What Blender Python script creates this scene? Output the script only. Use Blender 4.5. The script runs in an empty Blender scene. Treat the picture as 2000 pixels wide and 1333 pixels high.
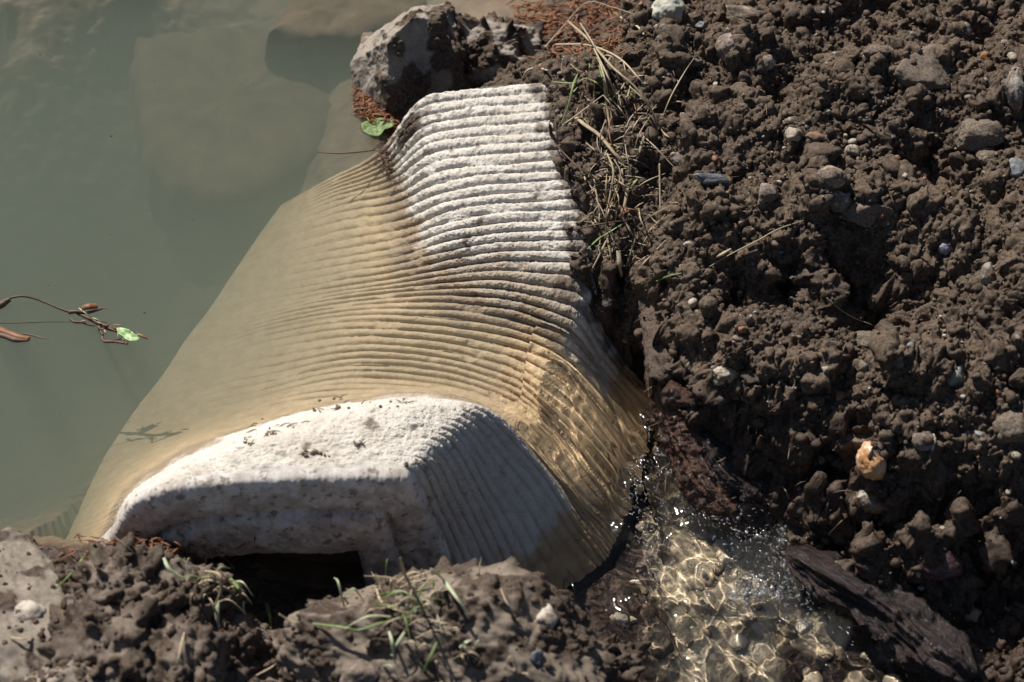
import bpy, bmesh, math, random
import numpy as np
from mathutils import Vector
sc = bpy.context.scene
C = sc.collection
rng = np.random.default_rng(7)
random.seed(7)
R = math.radians

# ------------------------------------------------------------------ camera
PITCH = R(48.0)                       # looking down at the weir from the bank
DIST = 2.83
FOC = 85.0
cam_d = bpy.data.cameras.new('camera'); cam = bpy.data.objects.new('camera', cam_d); C.objects.link(cam)
CAM = np.array([0.0, -DIST*math.cos(PITCH), DIST*math.sin(PITCH)])
cam.location = CAM; cam.rotation_euler = (math.pi/2-PITCH, 0, 0)
cam_d.lens = FOC; cam_d.sensor_width = 36.0; cam_d.clip_start = 0.05; cam_d.clip_end = 500
cam_d.dof.use_dof = True; cam_d.dof.focus_distance = 2.86; cam_d.dof.aperture_fstop = 4.5
sc.camera = cam

# ------------------------------------------------------------------ daylight
SUN_EL, SUN_AZ = R(50), R(-37)        # behind the scene, from the left
sun_d = bpy.data.lights.new('sun', 'SUN'); sun = bpy.data.objects.new('sun', sun_d); C.objects.link(sun)
sun_d.energy = 5.0; sun_d.angle = R(0.5); sun_d.color = (1.0, 0.955, 0.88)
sdir = Vector((math.sin(SUN_AZ)*math.cos(SUN_EL), math.cos(SUN_AZ)*math.cos(SUN_EL), math.sin(SUN_EL)))
sun.rotation_euler = sdir.to_track_quat('Z', 'Y').to_euler(); sun.location = sdir*4
w = bpy.data.worlds.new('World'); sc.world = w; w.use_nodes = True
nt = w.node_tree; bg = nt.nodes['Background']
sky = nt.nodes.new('ShaderNodeTexSky'); sky.sky_type = 'NISHITA'; sky.sun_disc = False
sky.sun_elevation = SUN_EL; sky.sun_rotation = SUN_AZ
nt.links.new(sky.outputs[0], bg.inputs[0]); bg.inputs[1].default_value = 0.045
sc.view_settings.view_transform = 'Standard'; sc.view_settings.look = 'None'
sc.view_settings.exposure = 0.42; sc.view_settings.gamma = 1.0
cy = sc.cycles
cy.max_bounces = 8; cy.diffuse_bounces = 3; cy.glossy_bounces = 3; cy.transmission_bounces = 6; cy.volume_bounces = 2
cy.transparent_max_bounces = 12; cy.caustics_reflective = False; cy.caustics_refractive = True
cy.sample_clamp_indirect = 3.0; cy.blur_glossy = 0.5
cy.use_denoising = True

# ------------------------------------------------------------------ reading points off the picture
_f = np.array([0, math.cos(PITCH), -math.sin(PITCH)]); _u = np.array([0, math.sin(PITCH), math.cos(PITCH)])
_k = 36.0/FOC/2000.0
def ray(px, py): return _f + np.array([1., 0, 0])*((px-1000)*_k) + _u*((666.5-py)*_k)
def P(px, py, z=0.0):
    d = ray(px, py); return CAM + d*((z-CAM[2])/d[2])
def PY(px, py, y):
    d = ray(px, py); return CAM + d*((y-CAM[1])/d[1])
S = 1667.0                            # photograph pixels per metre near the middle

# ------------------------------------------------------------------ noise
_pt = np.random.default_rng(11)
_perm = _pt.permutation(4096).astype(np.int64)
_g3 = _pt.normal(size=(4096, 3)); _g3 /= np.linalg.norm(_g3, axis=1)[:, None]
_a2 = _pt.uniform(0, 2*np.pi, 4096); _g2 = np.stack([np.cos(_a2), np.sin(_a2)], 1)
_rv = _pt.uniform(0, 1, (4096, 4))
def _h2(i, j, s=0): return _perm[(_perm[(i + s*131) & 4095] + j) & 4095]
def _h3(i, j, k, s=0): return _perm[(_h2(i, j, s) + k) & 4095]
def _fd(t): return t*t*t*(t*(t*6-15)+10)
def n2(x, y, s=0):
    xi = np.floor(x).astype(np.int64); yi = np.floor(y).astype(np.int64); xf = x-xi; yf = y-yi
    def g(a, b):
        v = _g2[_h2(xi+a, yi+b, s)]; return v[..., 0]*(xf-a)+v[..., 1]*(yf-b)
    u = _fd(xf); v = _fd(yf)
    return 1.5*((g(0,0)*(1-u)+g(1,0)*u)*(1-v)+(g(0,1)*(1-u)+g(1,1)*u)*v)
def n3(p, s=0):
    x, y, z = p[..., 0], p[..., 1], p[..., 2]
    xi = np.floor(x).astype(np.int64); yi = np.floor(y).astype(np.int64); zi = np.floor(z).astype(np.int64)
    xf = x-xi; yf = y-yi; zf = z-zi
    def g(a, b, c):
        v = _g3[_h3(xi+a, yi+b, zi+c, s)]; return v[..., 0]*(xf-a)+v[..., 1]*(yf-b)+v[..., 2]*(zf-c)
    u = _fd(xf); v = _fd(yf); t = _fd(zf)
    def pl(c): return (g(0,0,c)*(1-u)+g(1,0,c)*u)*(1-v)+(g(0,1,c)*(1-u)+g(1,1,c)*u)*v
    return 1.5*(pl(0)*(1-t)+pl(1)*t)
def fbm2(x, y, o=4, s=0, gain=.5):
    r = 0; a = 1.
    for k in range(o): r = r+a*n2(x*2**k+k*7.3, y*2**k-k*3.1, s+k); a *= gain
    return r
def fbm3(p, o=4, s=0, gain=.5):
    r = 0; a = 1.
    for k in range(o): r = r+a*n3(p*2**k+k*5.7, s+k); a *= gain
    return r
def crumbs(x, y, cell, s=0, fill=.8):
    """rounded grains of many sizes, as height in units of the cell"""
    X = x/cell; Y = y/cell; xi = np.floor(X).astype(np.int64); yi = np.floor(Y).astype(np.int64)
    best = np.zeros_like(X)
    for a in (-1, 0, 1):
        for b in (-1, 0, 1):
            rv = _rv[_h2(xi+a, yi+b, s)]
            dx = X-(xi+a+rv[..., 0]); dy = Y-(yi+b+rv[..., 1])
            r = .28+.5*rv[..., 2]**2
            q = np.maximum(0, 1-(dx*dx+dy*dy)/(r*r))
            best = np.maximum(best, np.sqrt(q)*r*(rv[..., 3] < fill))
    return best
def crumbs3(p, cell, s=0, fill=.8):
    """the same in space, so that steep banks carry grains too"""
    q = p/cell; qi = np.floor(q).astype(np.int64); best = np.zeros(p.shape[:-1])
    for a in (-1, 0, 1):
        for b in (-1, 0, 1):
            for c in (-1, 0, 1):
                rv = _rv[_h3(qi[..., 0]+a, qi[..., 1]+b, qi[..., 2]+c, s)]
                d = (q[..., 0]-(qi[..., 0]+a+rv[..., 0]))**2+(q[..., 1]-(qi[..., 1]+b+rv[..., 1]))**2+(q[..., 2]-(qi[..., 2]+c+rv[..., 3]))**2
                r = .34+.42*rv[..., 2]
                best = np.maximum(best, np.sqrt(np.maximum(0, 1-d/(r*r)))*r*(rv[..., 1]*7.77 % 1.0 < fill))
    return best
def smooth(a, b, x):
    t = np.clip((x-a)/(b-a), 0, 1); return t*t*(3-2*t)

# ------------------------------------------------------------------ meshes
def mesh_np(name, V, Q, attrs=None, smooth_=True):
    me = bpy.data.meshes.new(name)
    V = np.ascontiguousarray(V, dtype=np.float32).reshape(-1, 3); Q = np.ascontiguousarray(Q, dtype=np.int32)
    n, k = Q.shape
    me.vertices.add(len(V)); me.vertices.foreach_set('co', V.ravel())
    me.loops.add(n*k); me.loops.foreach_set('vertex_index', Q.ravel())
    me.polygons.add(n); me.polygons.foreach_set('loop_start', np.arange(0, n*k, k, dtype=np.int32))
    me.polygons.foreach_set('use_smooth', np.full(n, smooth_, dtype=bool))
    for an, av in (attrs or {}).items():
        av = np.asarray(av, dtype=np.float32)
        if av.ndim == 1:
            at = me.attributes.new(an, 'FLOAT', 'POINT'); at.data.foreach_set('value', av)
        else:
            at = me.attributes.new(an, 'FLOAT_COLOR', 'POINT')
            at.data.foreach_set('color', np.concatenate([av, np.ones((len(av), 1), np.float32)], 1).ravel())
    me.update(calc_edges=True); me.validate()
    return me
def grid_faces(a, b, mask=None, wrap=False):
    i, j = np.meshgrid(np.arange(a-1), np.arange(b if wrap else b-1), indexing='ij')
    j2 = (j+1) % b
    q = np.stack([i*b+j, (i+1)*b+j, (i+1)*b+j2, i*b+j2], -1)
    if mask is not None: q = q[mask]
    return q.reshape(-1, 4)
def obj(name, me, mat, parent=None):
    o = bpy.data.objects.new(name, me); C.objects.link(o)
    if mat is not None: me.materials.append(mat)
    if parent is not None: o.parent = parent
    return o
def tag(o, label, cat, group=None):
    o['label'] = label; o['category'] = cat
    if group: o['group'] = group
    return o
def empty(name, loc, label, cat, group=None):
    o = bpy.data.objects.new(name, None); C.objects.link(o); o.location = loc
    o.empty_display_size = .02
    return tag(o, label, cat, group)
def setting(o, kind='structure'):
    o['kind'] = kind; return o
_ico = {}
def ico(sub):
    if sub not in _ico:
        bm = bmesh.new(); bmesh.ops.create_icosphere(bm, subdivisions=sub, radius=1.0)
        bm.verts.ensure_lookup_table()
        V = np.array([v.co[:] for v in bm.verts]); F = np.array([[v.index for v in f.verts] for f in bm.faces]); bm.free()
        _ico[sub] = (V/np.linalg.norm(V, axis=1)[:, None], F)
    return _ico[sub]
def catmull(pts, n):
    p = np.asarray(pts, float); m = len(p)
    if m == 2: return p[0]+(p[1]-p[0])*np.linspace(0, 1, n)[:, None]
    q = np.concatenate([[2*p[0]-p[1]], p, [2*p[-1]-p[-2]]])
    d = np.linalg.norm(np.diff(p, axis=0), axis=1); s = np.concatenate([[0], np.cumsum(d)]); s /= s[-1]
    t = np.linspace(0, 1, n); k = np.clip(np.searchsorted(s, t, side='right')-1, 0, m-2)
    f = ((t-s[k])/np.maximum(s[k+1]-s[k], 1e-9))[:, None]
    a, b, c, e = q[k], q[k+1], q[k+2], q[k+3]
    return .5*(2*b+(c-a)*f+(2*a-5*b+4*c-e)*f*f+(3*b-a-3*c+e)*f**3)
def tube(pts, radii, n=24, sides=6, flat=1.0, rough=0, seed=0, twist=0.0):
    """vertices and faces of a tapering rod through pts; flat squashes it to a blade"""
    c = catmull(pts, n); r = np.interp(np.linspace(0, 1, n), np.linspace(0, 1, len(radii)), radii)
    t = np.gradient(c, axis=0); t /= np.linalg.norm(t, axis=1)[:, None]+1e-12
    up = np.array([0., 0, 1.]); a = np.cross(t, up); ln = np.linalg.norm(a, axis=1)
    a[ln < .05] = (1, 0, 0); a /= np.linalg.norm(a, axis=1)[:, None]
    b = np.cross(a, t)
    th = np.linspace(0, 2*np.pi, sides, endpoint=False)
    tw = twist*np.linspace(0, 1, n)[:, None]
    ca, sa = np.cos(th)[None, :], np.sin(th)[None, :]*flat
    ca, sa = ca*np.cos(tw)-sa*np.sin(tw), ca*np.sin(tw)+sa*np.cos(tw)
    V = c[:, None, :]+r[:, None, None]*(ca[..., None]*a[:, None, :]+sa[..., None]*b[:, None, :])
    if rough:
        V = V+(n3(V*(1.2/np.mean(r)), seed)[..., None])*rough*(V-c[:, None, :])
    F = grid_faces(n, sides, wrap=True)
    V = V.reshape(-1, 3)
    i0 = len(V); V = np.concatenate([V, c[:1], c[-1:]])
    k = np.arange(sides); k2 = (k+1) % sides
    caps = np.concatenate([np.stack([np.full(sides, i0), k, k2, np.full(sides, i0)], 1),
                           np.stack([np.full(sides, i0+1), (n-1)*sides+k2, (n-1)*sides+k, np.full(sides, i0+1)], 1)])
    T = np.concatenate([F[:, [0, 1, 2]], F[:, [0, 2, 3]], caps[:, :3]])
    return V, T[:, ::-1]
class MB:
    def __init__(s): s.V = []; s.F = []; s.n = 0; s.A = []
    def add(s, VF, a=0.0):
        V, F = VF; s.V.append(V); s.F.append(F+s.n); s.n += len(V); s.A.append(np.full(len(V), a)); return s
    def mesh(s, name, sm=True): return mesh_np(name, np.concatenate(s.V), np.concatenate(s.F), {'vary': np.concatenate(s.A)}, sm)

# ------------------------------------------------------------------ materials
def new_mat(name):
    m = bpy.data.materials.new(name); m.use_nodes = True; t = m.node_tree
    return m, t, t.nodes['Principled BSDF']
def nd(t, typ, **kw):
    n = t.nodes.new(typ)
    for k, v in kw.items(): setattr(n, k, v)
    return n
def noise_node(t, scale, detail=5, rough=.6, vec=None):
    n = nd(t, 'ShaderNodeTexNoise'); n.inputs['Scale'].default_value = scale; n.inputs['Detail'].default_value = detail; n.inputs['Roughness'].default_value = rough
    if vec is None:
        g = nd(t, 'ShaderNodeNewGeometry'); vec = g.outputs['Position']
    t.links.new(vec, n.inputs['Vector']); return n
def ramp(t, src, stops):
    r = nd(t, 'ShaderNodeValToRGB'); e = r.color_ramp.elements
    while len(e) < len(stops): e.new(.5)
    for x, (p, c) in zip(e, stops):
        x.position = p; x.color = (c, c, c, 1) if not hasattr(c, '__len__') else (*c, 1)
    t.links.new(src, r.inputs[0]); return r.outputs[0]
def mix(t, f, a, b, mode='MIX'):
    m = nd(t, 'ShaderNodeMix', data_type='RGBA', blend_type=mode)
    for s, v in ((m.inputs[0], f), (m.inputs[6], a), (m.inputs[7], b)):
        if hasattr(v, 'is_output') or isinstance(v, bpy.types.NodeSocket): t.links.new(v, s)
        elif isinstance(v, (int, float)): s.default_value = v
        else: s.default_value = (*v, 1)
    return m.outputs[2]
def mth(t, op, a, b=0.0, clamp=False):
    m = nd(t, 'ShaderNodeMath', operation=op, use_clamp=clamp)
    for s, v in ((m.inputs[0], a), (m.inputs[1], b)):
        if isinstance(v, bpy.types.NodeSocket): t.links.new(v, s)
        else: s.default_value = v
    return m.outputs[0]
def attr(t, name):
    a = nd(t, 'ShaderNodeAttribute', attribute_name=name); return a
def bump(t, b, h, strength, dist):
    n = nd(t, 'ShaderNodeBump'); n.inputs['Strength'].default_value = strength; n.inputs['Distance'].default_value = dist
    t.links.new(h, n.inputs['Height']); t.links.new(n.outputs[0], b.inputs['Normal'])

def schlick(t):
    """share of light a water surface mirrors, the same from either side"""
    lw = nd(t, 'ShaderNodeLayerWeight'); lw.inputs['Blend'].default_value = .5
    return mth(t, 'ADD', .02, mth(t, 'MULTIPLY', .9, mth(t, 'POWER', lw.outputs['Facing'], 5.0)))
def concrete_mat():
    m, t, b = new_mat('printed_clay_concrete')
    wet = attr(t, 'wet').outputs['Fac']; mud = attr(t, 'mud').outputs['Fac']
    n1 = noise_node(t, 60, 6, .65); n2_ = noise_node(t, 420, 4, .7); n3_ = noise_node(t, 14, 5, .6)
    dry = mix(t, ramp(t, n1.outputs['Fac'], [(.3, 0.), (.7, 1.)]), (.48, .435, .38), (.62, .58, .525))
    pore = ramp(t, n2_.outputs['Fac'], [(.30, .45), (.44, 1.)])
    dry = mix(t, 1.0, dry, pore, 'MULTIPLY')
    dry = mix(t, mth(t, 'MULTIPLY', ramp(t, n3_.outputs['Fac'], [(.5, 0.), (.72, 1.)]), .35), dry, (.36, .29, .22))
    wetc = mix(t, ramp(t, n1.outputs['Fac'], [(.3, 0.), (.7, 1.)]), (.33, .238, .15), (.45, .345, .225))
    sl = attr(t, 'silt').outputs['Fac']
    wetc = mix(t, sl, mix(t, 1.0, wetc, (.66, .66, .68), 'MULTIPLY'), mix(t, 1.0, wetc, (1.12, 1.09, 1.02), 'MULTIPLY'))
    c = mix(t, wet, dry, wetc)
    c = mix(t, mud, c, (.085, .06, .045))
    t.links.new(c, b.inputs['Base Color'])
    t.links.new(mth(t, 'SUBTRACT', .9, mth(t, 'MULTIPLY', wet, .35)), b.inputs['Roughness'])
    b.inputs['Specular IOR Level'].default_value = .3
    bump(t, b, n2_.outputs['Fac'], .5, .0012)
    return m
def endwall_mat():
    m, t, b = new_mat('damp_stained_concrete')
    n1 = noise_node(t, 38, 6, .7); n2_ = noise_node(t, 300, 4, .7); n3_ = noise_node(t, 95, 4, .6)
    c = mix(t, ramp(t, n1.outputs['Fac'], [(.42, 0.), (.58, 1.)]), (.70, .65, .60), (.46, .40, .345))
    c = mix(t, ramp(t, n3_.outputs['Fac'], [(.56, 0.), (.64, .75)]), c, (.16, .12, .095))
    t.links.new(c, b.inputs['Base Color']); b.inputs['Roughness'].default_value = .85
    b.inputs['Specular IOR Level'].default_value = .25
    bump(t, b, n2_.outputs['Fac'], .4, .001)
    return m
def soil_nodes(t, b, base=None):
    """brown-grey crumbly earth; darker and shiny where the attribute wet is high"""
    wet = attr(t, 'wet').outputs['Fac']
    a = noise_node(t, 22, 5, .6); g = noise_node(t, 260, 5, .75); s = noise_node(t, 900, 3, .7)
    dry = mix(t, ramp(t, a.outputs['Fac'], [(.35, 0.), (.65, 1.)]), (.036, .024, .017), (.086, .061, .044))
    dry = mix(t, ramp(t, g.outputs['Fac'], [(.40, 0.), (.66, 1.)]), dry, (.165, .124, .091))
    dry = mix(t, ramp(t, g.outputs['Fac'], [(.30, 1.), (.44, 0.)]), dry, (.016, .011, .009))
    wetc = mix(t, ramp(t, g.outputs['Fac'], [(.35, 0.), (.65, 1.)]), (.022, .014, .011), (.075, .05, .036))
    c = mix(t, wet, dry, wetc)
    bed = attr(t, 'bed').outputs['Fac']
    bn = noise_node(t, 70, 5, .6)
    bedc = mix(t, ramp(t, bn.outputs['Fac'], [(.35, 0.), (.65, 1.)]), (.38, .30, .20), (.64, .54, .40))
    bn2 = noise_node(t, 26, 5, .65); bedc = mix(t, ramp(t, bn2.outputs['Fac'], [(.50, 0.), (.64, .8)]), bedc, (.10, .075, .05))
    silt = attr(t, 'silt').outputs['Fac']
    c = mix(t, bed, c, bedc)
    c = mix(t, silt, c, mix(t, ramp(t, a.outputs['Fac'], [(.35, 0.), (.65, 1.)]), (.13, .088, .055), (.22, .155, .10)))
    t.links.new(c, b.inputs['Base Color'])
    r = mth(t, 'SUBTRACT', .95, mth(t, 'MULTIPLY', wet, .70))
    t.links.new(r, b.inputs['Roughness'])
    b.inputs['Specular IOR Level'].default_value = .2
    bump(t, b, s.outputs['Fac'], .6, .0014)
    return c
def soil_mat():
    m, t, b = new_mat('crumbly_soil'); soil_nodes(t, b); return m
def stone_mat(name, c1, c2, scale=60, rough=.8, mud=.35, spec=.35, vein=None):
    """stone with two mottled colours and soil caked on part of it"""
    m, t, b = new_mat(name)
    tc = nd(t, 'ShaderNodeTexCoord').outputs['Object']
    oi = nd(t, 'ShaderNodeObjectInfo'); off = nd(t, 'ShaderNodeVectorMath', operation='ADD')
    t.links.new(tc, off.inputs[0]); t.links.new(oi.outputs['Location'], off.inputs[1]); v = off.outputs[0]
    a = noise_node(t, scale, 6, .65, v); g = noise_node(t, 420, 4, .75, v); k = noise_node(t, 55, 5, .65, v)
    c = mix(t, ramp(t, a.outputs['Fac'], [(.35, 0.), (.65, 1.)]), c1, c2)
    c = mix(t, ramp(t, g.outputs['Fac'], [(.32, .45), (.45, 0.)]), c, tuple(.45*x for x in c1))
    if vein is not None:
        c = mix(t, ramp(t, k.outputs['Fac'], [(.5, 0.), (.62, 1.)]), c, vein)
    if mud > 0:
        k2 = noise_node(t, 75, 6, .7, v)
        hi = 1-mud; f = ramp(t, k2.outputs['Fac'], [(max(0, .5+.9*(hi-.5)-.06), 0.), (min(1, .5+.9*(hi-.5)+.06), 1.)])
        c = mix(t, f, c, mix(t, ramp(t, g.outputs['Fac'], [(.4, 0.), (.62, 1.)]), (.085, .062, .046), (.2, .16, .125)))
    t.links.new(c, b.inputs['Base Color']); b.inputs['Roughness'].default_value = rough
    b.inputs['Specular IOR Level'].default_value = spec
    bump(t, b, g.outputs['Fac'], .45, .0012)
    return m
def plain_mat(name, c1, c2, scale=150, rough=.7, spec=.3, trans=0.0):
    m, t, b = new_mat(name)
    a = noise_node(t, scale, 4, .6)
    v = attr(t, 'vary').outputs['Fac']
    f = mth(t, 'ADD', mth(t, 'MULTIPLY', ramp(t, a.outputs['Fac'], [(.3, 0.), (.7, 1.)]), .5), mth(t, 'MULTIPLY', v, .5))
    t.links.new(mix(t, f, c1, c2), b.inputs['Base Color']); b.inputs['Roughness'].default_value = rough
    b.inputs['Specular IOR Level'].default_value = spec
    if trans:
        b.inputs['Transmission Weight'].default_value = 0
        b.inputs['Subsurface Weight'].default_value = trans; b.inputs['Subsurface Radius'].default_value = (.002, .003, .001); b.inputs['Subsurface Scale'].default_value = 1
    return m

# ================================================================== THE WEIR
# rows are printed layers (layer number, then eight picks across: toe, slope, fold, crest start, crest, crest end, outer slope, foot)
ROWS = [
 (0, (550,400,-0.125),(640,350,-0.062),(745,292,0.0),(838,184,0.095),(950,170,0.1),(1065,162,0.105),(1115,250,0.03),(1145,340,-0.0481)),
 (7, (513,450,-0.125),(640,398,-0.066),(775,362,-0.003),(850,317,0.07),(960,302,0.085),(1100,292,0.088),(1160,380,0.01),(1190,470,-0.0605)),
 (14, (447,547,-0.125),(620,512,-0.077),(800,478,-0.005),(882,450,0.042),(1000,434,0.06),(1138,430,0.062),(1180,530,-0.02),(1215,610,-0.0729)),
 (18, (408,606,-0.125),(600,572,-0.083),(800,540,-0.016),(890,522,0.012),(1000,509,0.036),(1134,514,0.042),(1190,640,-0.0543),(1245,730,-0.1008)),
 (22, (364,662,-0.125),(560,612,-0.088),(800,580,-0.022),(900,578,-0.004),(1010,588,0.008),(1112,624,0.002),(1180,705,-0.0605),(1270,823,-0.1320)),
 (26, (320,730,-0.125),(540,650,-0.093),(760,628,-0.03),(880,638,-0.022),(990,658,-0.022),(1085,692,-0.03),(1145,755,-0.0636),(1257,903,-0.1382)),
 (30, (265,800,-0.125),(500,722,-0.097),(740,687,-0.04),(860,698,-0.038),(980,730,-0.038),(1060,775,-0.046),(1122,840,-0.0667),(1237,983,-0.1413)),
 (34, (225,860,-0.125),(450,790,-0.097),(700,738,-0.045),(850,750,-0.042),(975,785,-0.04),(1048,838,-0.056),(1108,915,-0.0729),(1217,1048,-0.1444)),
 (38, (200,900,-0.125),(380,838,-0.085),(560,800,-0.045),(760,772,-0.012),(890,783,0.014),(990,842,-0.008),(1085,935,-0.0636),(1197,1083,-0.1463)),
 (40, (190,920,-0.125),(345,865,-0.055),(520,826,-0.018),(705,790,0.045),(850,784,0.062),(955,806,0.045),(1060,915,-0.035),(1187,1098,-0.1475)),
 (42, (180,940,-0.125),(300,900,-0.04),(470,850,0.03),(640,802,0.09),(800,787,0.1),(915,792,0.092),(1030,890,0.0),(1177,1113,-0.1475)),
 (48, (140,1030,-0.125),(235,985,0.0),(290,940,0.06),(450,885,0.1),(680,850,0.106),(852,846,0.098),(950,985,-0.01),(1052,1198,-0.1487)),
 (54, (95,1125,-0.125),(212,1035,0.0),(268,962,0.072),(390,930,0.098),(620,914,0.105),(795,916,0.1),(850,1010,0.01),(937,1243,-0.1487)),
]
def pchip(t, Y, x):
    h = np.diff(t)[:, None]; d = np.diff(Y, axis=0)/h; m = np.zeros_like(Y)
    a = d[:-1]; b = d[1:]; w1 = 2*h[1:]+h[:-1]; w2 = h[1:]+2*h[:-1]
    with np.errstate(divide='ignore', invalid='ignore'):
        hm = (w1+w2)/(w1/a+w2/b)
    m[1:-1] = np.where(a*b > 0, hm, 0); m[0] = d[0]; m[-1] = d[-1]
    k = np.clip(np.searchsorted(t, x, side='right')-1, 0, len(t)-2)
    hh = (t[k+1]-t[k])[:, None]; s = ((x-t[k])/(t[k+1]-t[k]))[:, None]
    return ((2*s**3-3*s**2+1)*Y[k]+(s**3-2*s**2+s)*hh*m[k]+(-2*s**3+3*s**2)*Y[k+1]+(s**3-s**2)*hh*m[k+1])
UK = np.array([0, .19, .38, .48, .60, .72, .86, 1.0])
NL, NU = 54, 720
NPL = 13                                          # samples across one printed bead
NN = NL*NPL+1
rows_n = np.array([float(r[0]) for r in ROWS])
ctrl = np.array([[P(*p) for p in r[1:]] for r in ROWS])            # rows x 8 x 3
nn = np.linspace(0, NL, NN); uu = np.linspace(0, 1, NU)
cn = pchip(rows_n, ctrl.reshape(len(ROWS), -1), nn).reshape(NN, 8, 3)
W0 = pchip(UK, cn.transpose(1, 0, 2).reshape(8, -1), uu).reshape(NU, NN, 3).transpose(1, 0, 2)
# soften the folds across the beads, as wet clay sags
def blur_axis(A, ax, r):
    k = np.exp(-.5*(np.arange(-3*r, 3*r+1)/r)**2); k /= k.sum()
    p = [(0, 0)]*A.ndim; p[ax] = (3*r, 3*r)
    B = np.pad(A, p, mode='reflect', reflect_type='odd')
    return np.apply_along_axis(lambda v: np.convolve(v, k, 'valid'), ax, B)
W0 = blur_axis(W0, 1, 9)
W0 = blur_axis(W0, 0, 8)
def normals(G):
    a = np.gradient(G, axis=0); b = np.gradient(G, axis=1); n = np.cross(a, b); n /= np.linalg.norm(n, axis=2)[..., None]+1e-12
    return np.where(n[..., 2:3] < 0, -n, n)
Nw = normals(W0)
UUg, NNg = np.meshgrid(uu, nn)
zz = W0[..., 2]
# bead profile: round back, sharp crease; wandering a little along the bead
wob = .16*n2(UUg*9, np.floor(NNg)*3.7, 5)+.05*n2(UUg*40, np.floor(NNg)*1.9, 6)
ph = (NNg+wob) % 1.0
bead = np.sqrt(np.maximum(0, 1-np.abs(2*ph-1)**2.6))
fade = smooth(.08, .42, UUg)*.93+.07                                   # silted towards the toe
worn = 1-.93*smooth(39.5, 43.5, NNg)*(1-smooth(.70, .77, UUg))*smooth(.17, .27, UUg)   # near hump smeared smooth
outer = 1-.12*smooth(.78, .9, UUg)
amp = .0068*fade*worn*outer
amp = amp*(1-.12*smooth(40, 44, NNg)*smooth(.7, .78, UUg))
lay = np.floor(NNg+wob).astype(np.int64)
amp = amp*(.80+.40*_rv[lay & 4095, 0])*(1-.75*smooth(.42, .62, n2(UUg*16, lay*2.37, 45)))
rough = .0010*fbm3(W0*150, 3, 3)+.0011*np.abs(n3(W0*420, 9))+.0008*n3(W0*760, 12)
dryness = smooth(-.03, .03, zz)
rough = rough*(.45+.75*dryness)*(1-.55*smooth(.1, -.05, UUg-.1))
rough = rough+.0016*fbm3(W0*40, 3, 30)*(1-worn)
rough = rough*(1-.9*smooth(53.0, 53.8, NNg))
Wd = W0+Nw*(amp*(bead-.6)+rough)[..., None]
# roll the last layer over the edge
Wt = fbm3(W0*30, 4, 21)
wet = 1-smooth(-.002, .026, zz+.022*Wt)
wet = np.maximum(wet, .75*(1-smooth(.02, .05, zz+.02*Wt))*(NNg > 16)*(NNg < 40))
lowside = (UUg > .74)*smooth(.05, -.05, zz)*(NNg > 15)
slope = smooth(.70, .76, UUg)
wetside = np.maximum(smooth(24, 27, NNg)*smooth(41.5, 38.5, NNg), smooth(-.07, -.09, zz+.02*Wt))
wet = wet*(1-slope)+slope*wetside
mud = np.zeros_like(wet)
mud = np.maximum(mud, smooth(.0, .35, Wt+.55*smooth(.66, .74, UUg)*(NNg < 19)-.55)*.8*smooth(-.012, .02, zz))
mud = np.maximum(mud, smooth(-.1, .5, fbm3(W0*45, 4, 43)+2.2*smooth(.60, .72, UUg)-1.75)*(NNg < 21)*.75)
mud = np.maximum(mud, smooth(.15, .5, fbm3(W0*60, 3, 41)+.6*smooth(.46, .43, np.abs(UUg-.06))*(NNg < 4)-.35)*.6*smooth(-.012, .01, zz))
# mud clots washed into the fold of the first layers
clot = np.exp(-(((UUg-.44)/.03)**2+((NNg-2.0)/1.3)**2))
Wd = Wd+Nw*(.005*clot*(1+.6*n3(W0*200, 4)))[..., None]; mud = np.maximum(mud, smooth(.25, .6, clot))
# a few dry flecks of dirt on the smooth near hump
M_conc = concrete_mat()
weir = obj('printed_weir', mesh_np('printed_weir', Wd, grid_faces(NN, NU), {'wet': wet.ravel(), 'mud': mud.ravel(), 'silt': smooth(-.008, -.032, zz+.008*Wt).ravel()}), M_conc)
tag(weir, 'pale ribbed clay weir printed in layered beads, dipping under the pond water', 'weir')

# the open near end: a double bead wall round a dark hollow
yE = float(np.mean(W0[-1, :, 1]))
outer_e = Wd[-1]
inn = [(330,1165),(345,1085),(385,1072),(440,1066),(600,1062),(692,1060),(716,1135),(742,1235)]
inner_e = pchip(UK, np.array([PY(a, b, yE) for a, b in inn]), uu)
TE = 64; te = np.linspace(0, 1, TE)
G = outer_e[None]*(1-te[:, None, None])+inner_e[None]*te[:, None, None]
f2 = (te*1.0)
groove = .50+.05*np.sin(uu*7.0)+.03*n2(uu*20, uu*0, 8)
t1 = te[:, None]/groove[None]; t2 = (te[:, None]-groove[None])/(1-groove[None])
bulge = np.where(te[:, None] < groove[None], np.maximum(0, 1-np.abs(2*np.clip(t1, 0, 1)-1)**5)**.5, 1.0*np.maximum(0, 1-np.abs(2*np.clip(t2, 0, 1)-1)**5)**.5)
step = smooth(-.03, .03, te[:, None]-groove[None])
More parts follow.
